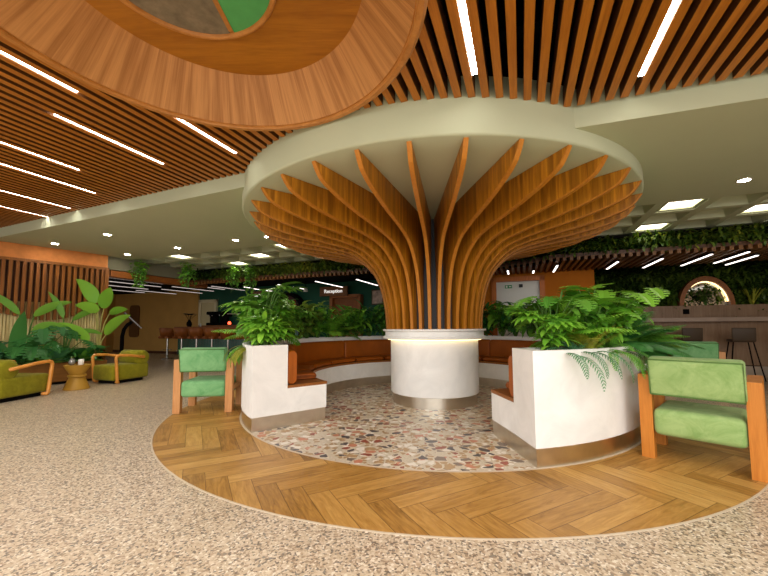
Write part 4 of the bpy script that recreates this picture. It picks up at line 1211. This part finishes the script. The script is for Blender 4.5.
# door and rounded panel on the tan wall
t = struct(edbox('door_1', plain('cream_door', lin(206,188,140), .6), -11.80, -11.12, DB-0.05, DB-0.01, 0.0, 2.03))
m = MB()
for a in ((-11.92,-11.80,0,2.15),(-11.12,-11.0,0,2.15),(-11.92,-11.0,2.03,2.15)): m.box(a[0],a[1],DB-0.09,DB-0.001,a[2],a[3])
struct(m.build('door_frame', plain('cream_frame', lin(222,206,164), .6), M=MATED))
m = MB(); pts = []
for (cx, cz, s) in ((.16,-.55,-90),(.16,.55,0),(-.16,.55,90),(-.16,-.55,180)):
    for q in range(6): a = radians(s+q*18); pts.append((cx+.14*cos(a), cz+.14*sin(a)))
m.prism(pts, -0.02, 0.02, TRS((0,0,0),0,pi/2))
o = m.build('wall_panel', plain('bronze_panel', lin(120,82,44), .4, .3), M=Matrix.Translation(edz(-15.65, DB-0.07, 1.35)) @ MATED)
tag(o, 'brown rounded panel on the tan wall behind the tablet stand', 'panel')

# ------------------------------------------------------------------ signs and openings on the teal wall
SIGNW = wood('sign_wood', lin(110,70,36), lin(138,92,52), (0.8,10,10), 3)
WHITE = emit('sign_white', (1.0,0.96,0.9,1), 0.55)
def letters(parent, s, size, loc, rot=(pi/2,0,0)):
    c = bpy.data.curves.new('lettering', 'FONT'); c.body = s; c.size = size; c.extrude = 0.008; c.align_x = 'CENTER'; c.align_y = 'CENTER'
    c.materials.append(WHITE); c.offset = size*0.012
    o = bpy.data.objects.new('lettering', c); COL.objects.link(o); o.parent = parent; o.location = loc; o.rotation_euler = rot
    dg = bpy.context.evaluated_depsgraph_get()
    me = bpy.data.meshes.new_from_object(o.evaluated_get(dg))
    bpy.data.objects.remove(o)
    o2 = bpy.data.objects.new('lettering', me); COL.objects.link(o2); o2.parent = parent; o2.location = loc; o2.rotation_euler = rot
    return o2
def sign(label, txt, e, d, z, w, h, size):
    t = thing('sign', label, 'sign', edz(e,d,z), ED_ROT)
    m = MB(); m.box(-w/2, w/2, -0.03, 0.03, -h/2, h/2); m.build('board', SIGNW, t)
    letters(t, txt, size, (0,-0.04,0))
    return t
sign('wooden sign reading Reception above the brown doorway', 'Reception', -5.72, 10.28, 2.22, 1.02, 0.30, 0.165)
sign('wooden sign reading Barista Bar left of the bottle arch', 'Barista Bar', -8.62, 10.28, 2.20, 0.92, 0.28, 0.14)
rc = thing('portal', 'brown wooden doorway under the Reception sign', 'doorway', edz(-5.35, 10.5, 0), ED_ROT)
m = MB()
for x in (-.56,.46): m.box(x,x+.10,-.16,.08,0,2.08)
m.box(-.56,.56,-.16,.08,2.0,2.10); m.build('frame', MIDW, rc)
m = MB(); m.box(-.46,.46,0.0,.06,0,2.0); m.build('door', wood('portal_door', lin(120,66,22), lin(150,88,36), (10,10,.8), 3), rc)
m = MB(); m.lathe([(0,-.02),(.025,-.02),(.03,0),(.025,.02),(0,.02)], 14, M=TRS((.36,-.03,1.05),0,pi/2)); m.build('door_knob', CHROME, rc)
nb = thing('bottle_arch', 'black arched niche with shelves of bottles between the two signs', 'niche', edz(-7.65, 10.5, 0), ED_ROT)
m = MB(); A_ = [ (0.72*cos(a), 1.55+0.72*sin(a)) for a in [pi*q/24 for q in range(25)] ]; B_ = [ (0.62*cos(a), 1.55+0.62*sin(a)) for a in [pi*q/24 for q in range(25)] ]
A_ = [(0.72,0.0)] + A_ + [(-0.72,0.0)]; B_ = [(0.62,0.0)] + B_ + [(-0.62,0.0)]
vs = [(x,-.20,z) for x,z in A_] + [(x,-.20,z) for x,z in B_] + [(x,.08,z) for x,z in A_] + [(x,.08,z) for x,z in B_]; L_ = len(A_)
fs = []
for i in range(L_-1): fs += [(i,i+1,L_+i+1,L_+i),(2*L_+i,3*L_+i,3*L_+i+1,2*L_+i+1),(i,2*L_+i,2*L_+i+1,i+1),(L_+i,L_+i+1,3*L_+i+1,3*L_+i)]
m.add(vs, fs); m.build('arch_frame', BLACK, nb)
m = MB(); m.prism([(x,z) for x,z in B_], -0.005, 0.005, TRS((0,0.06,0),0,pi/2)); m.build('back_panel', plain('niche_red', lin(74,30,20), .6), nb)
for z in (1.45,1.75):
    m = MB(); h_ = sqrt(max(.01,.62**2-(z-1.55)**2)); m.box(-h_,h_,-.14,.05,z,z+.02); m.build('shelf', DARKW, nb)
bt = None
BOT = [plain('red_bottle', lin(190,52,24), .25), plain('cream_bottle', lin(214,196,170), .25), plain('brown_bottle', lin(120,60,24), .25)]
for k in range(10):
    row = k // 6; x = (-.45 + .18*(k%6)) if row == 0 else (-.3+.2*(k%6))
    m = MB(); m.lathe([(0,0),(.035,0),(.036,.13),(.014,.18),(.014,.23),(0,.235)], 14)
    o = m.build('bottle', BOT[k%3], loc=edz(-7.65+x, 10.46, (1.472,1.772)[row]))
    tag(o, f"{['red','cream','brown'][k%3]} bottle, {names[k%6]} from the left on the {['lower','upper'][row]} shelf of the arch", 'bottle', 'bottles in the arch')
pc = thing('picture', 'small framed picture on the teal wall just left of the column', 'picture', edz(-4.28, 10.57, 2.0), ED_ROT)
m = MB(); m.box(-.20,.20,-.02,.02,-.24,.24); m.build('frame', DARKW, pc)
m = MB(); m.box(-.17,.17,-.03,-.02,-.21,.21); m.build('print', plain('print_paper', lin(186,164,150), .7, 0, .2, .4, 9), pc)
ds = thing('ceiling_speaker', 'small white spotlight hanging before the teal wall', 'spotlight', edz(-6.35, 9.6, 2.33))
m = MB(); m.lathe([(0,-.16),(.07,-.16),(.06,-.08),(.03,-.04),(0,-.04)], 18); m.build('head', CERAM, ds)
m = MB(); m.tube([(0,0,-.05),(0,0,.19)], .01, 8); m.build('stem', BLACK, ds)

# ------------------------------------------------------------------ ochre wall with the glazed door, right of the column
struct(edbox('wall_ochre', ORWALL, -2.6, -0.52, 8.42, 8.50, 0, 2.50))
struct(edbox('wall_ochre_right', ORWALL, 0.42, 1.45, 8.42, 8.50, 0, 2.50))
struct(edbox('wall_ochre_lintel', ORWALL, -0.52, 0.42, 8.42, 8.50, 2.12, 2.50))
struct(edbox('wall_ochre_return', ORWALL, 1.37, 1.45, 8.50, 10.02, 0, 2.50))
m = MB()
for a in ((-.60,-.50,0,2.14),(.40,.50,0,2.14),(-.60,.50,2.04,2.14)): m.box(a[0],a[1],8.34,8.52,a[2],a[3])
struct(m.build('door_frame_2', wood('door_frame_wood', lin(176,92,24), lin(206,118,40), (10,10,1), 3), M=MATED))
struct(edbox('wall_hallway', plain('hall_white', lin(214,210,198), .7), -1.6, 1.3, 9.6, 9.66, 0, 2.5))
struct(edbox('window_1', plain('frosted_door_glass', lin(222,222,212), .35, 0, .5), -.50, .40, 8.46, 8.475, 0.05, 2.04))
gx = thing('exit_sign', 'small green exit sign on the white glazed door', 'sign', edz(-.24, 8.44, 1.93), ED_ROT)
m = MB(); m.box(-.075,.075,-.012,.012,-.035,.035); m.build('plate', plain('exit_green', lin(40,150,80), .5), gx)
m = MB(); m.box(.012,.06,-.016,-.012,-.012,.012); m.box(-.055,-.02,-.016,-.012,-.022,.022); m.build('pictogram', CERAM, gx)
nt = thing('notice', 'small dark notice beside the green exit sign on the glazed door', 'sign', edz(.02, 8.44, 1.94), ED_ROT)
m = MB(); m.box(-.04,.04,-.01,.01,-.035,.035); m.build('plate', DUCT, nt)

# ------------------------------------------------------------------ counter and round mirror at the right
ct = thing('counter', 'long pale brown counter with a ledge in front of the living wall', 'counter', edz(4.4, 9.55, 0), ED_ROT)
CTW = wood('counter_wood', lin(136,104,76), lin(164,132,102), (5,5,.5), 2.4)
m = MB(); m.box(-2.9, 2.9, 0.0, 0.06, 0.20, 1.12); m.build('front_panel', CTW, ct)
m = MB(); m.box(-2.9, 2.9, -0.30, 0.10, 1.12, 1.20); tag(m.build('ledge', plain('ledge_stone', lin(176,150,130), .4, 0, .4, .1, 4), ct), 'paler stone ledge')
m = MB(); m.box(-2.9, 2.9, 0.10, 0.16, 1.20, 1.47); m.build('upstand', CTW, ct)
m = MB(); m.box(-2.9, 2.9, 0.02, 0.05, 0.0, 0.20); m.build('kick_plate', STEEL, ct)
for x, lab in ((-1.02,'black socket on the counter upstand left of the round mirror'), (0.55,'black socket on the counter upstand at the right picture edge')):
    m = MB(); m.box(-.055,.055,-.006,.006,-.055,.055); tag(m.build('socket', BLACK, M=Matrix.Translation(edz(4.4+x, 9.642, 1.34)) @ MATED), lab, 'socket')
MIR = plain('mirror_glass', lin(210,206,190), 0.04, 1.0)
mr = thing('arch_mirror', 'arched wooden mirror with a lit rim on the living wall', 'mirror', edz(3.76, 9.76, 1.473), ED_ROT); mr.scale = (.80,1,1.05)
def archring(r0, r1, y0, y1, name, mat, a0=0, a1=pi, nn=32):
    m = MB(); vs = []
    for i in range(nn+1):
        a = a0+(a1-a0)*i/nn
        for r, y in ((r0,y0),(r1,y0),(r1,y1),(r0,y1)): vs.append((r*cos(a), y, r*sin(a)))
    fs = [(i*4+q,(i+1)*4+q,(i+1)*4+(q+1)%4,i*4+(q+1)%4) for i in range(nn) for q in range(4)] + [(0,1,2,3), tuple(nn*4+q for q in (3,2,1,0))]
    m.add(vs, fs); return m.build(name, mat, mr)
archring(.50,.60,-.10,.06,'frame', wood('mirror_wood', lin(140,80,34), lin(170,104,52), (6,6,6), 3))
archring(.478,.498,-.04,-.01,'light_strip', LEDWARM, 0.15, 2.2)
m = MB(); m.prism([(.49*cos(pi*q/32), .49*sin(pi*q/32)) for q in range(33)], -.005, .005, TRS((0,.02,0),0,pi/2)); m.build('glass', MIR, mr)
p = bush('shrub','dark',80,.42,.18,.06,'dark leafy plant on the counter in front of the mirror glass',None,.6,.5); place(p, edz(3.72,9.64,1.47))
t = thing('dried_plant', 'pale yellow plant with upright stalks on the counter right of the mirror', 'plant', edz(4.52,9.68,1.47)); a = MB()
for k in range(26): blade(a, (random.uniform(-.03,.03),random.uniform(-.03,.03),0), 2.4*k, 1.25, .40, .03, .5, .2, 5, 2, random.uniform(.4,1))
a.build('foliage', LF['yellow'], t)
DKS = plain('dark_brown_shell', lin(74,56,36), .55)
def cstool(label, e, d, rz):
    t = thing('counter_stool', label, 'stool', edz(e,d,0), rz, 'dark stools at the long counter')
    m = MB(); m.rbox(.34,.34,.05,.02,TRS((0,0,.74))); m.build('seat', DKS, t)
    m = MB(); m.rbox(.34,.035,.26,.015,TRS((0,-.185,.86),0,radians(8))); m.build('backrest', DKS, t)
    for sx in (-1,1):
        for sy in (-1,1):
            m = MB(); m.tube([(sx*.14,sy*.13,.72),(sx*.24,sy*.22,0.0)], .011, 8); m.build('leg', BLACK, t)
    m = MB(); q = .185+.01; m.tube([(-q,-q+.01,.28),(q,-q+.01,.28)], .008, 6); m.build('footrest', BLACK, t)
    return t
cstool('dark brown stool at the long counter, fully in view', 3.96, 8.95, ED_ROT-.15)
cstool('dark stool at the long counter, half hidden behind the green armchair', 3.20, 9.1, ED_ROT)
cstool('dark stool at the long counter, cut by the right picture edge', 4.72, 8.8, ED_ROT+.1)
# ------------------------------------------------------------------ light
w = bpy.data.worlds.new('daylight'); SC.world = w; w.use_nodes = True
bg = w.node_tree.nodes['Background']
bg.inputs[0].default_value = (1.0, 1.0, 0.985, 1); bg.inputs[1].default_value = 1.1
def area(name, loc, rot, sx, sy, power, c=(1.0,0.99,0.96)):
    l = bpy.data.lights.new(name, 'AREA'); l.shape = 'RECTANGLE'; l.size = sx; l.size_y = sy; l.energy = power; l.color = c
    o = bpy.data.objects.new(name, l); COL.objects.link(o); o.location = loc; o.rotation_euler = rot
    return o
area('window_daylight', (0.5,-4.2,2.2), (radians(62),0,0), 9.0, 2.4, 200)
for k_, (e_, d_) in enumerate(((-5.2,-0.6),(-3.4,-1.6),(-1.4,-1.6),(0.6,-1.0),(2.4,-0.2),(4.2,0.4),(-4.4,-2.4),(1.6,-2.4))):
    area('strip_lamp', edz(e_, d_, 2.772), (0,0,ED_ROT), 0.05, 2.2, 56, (1.0,0.98,0.94))
SC.view_settings.view_transform = 'Standard'; SC.view_settings.look = 'None'
SC.view_settings.gamma = 1.0; SC.view_settings.use_curve_mapping = False
SC.view_settings.exposure = 0.14
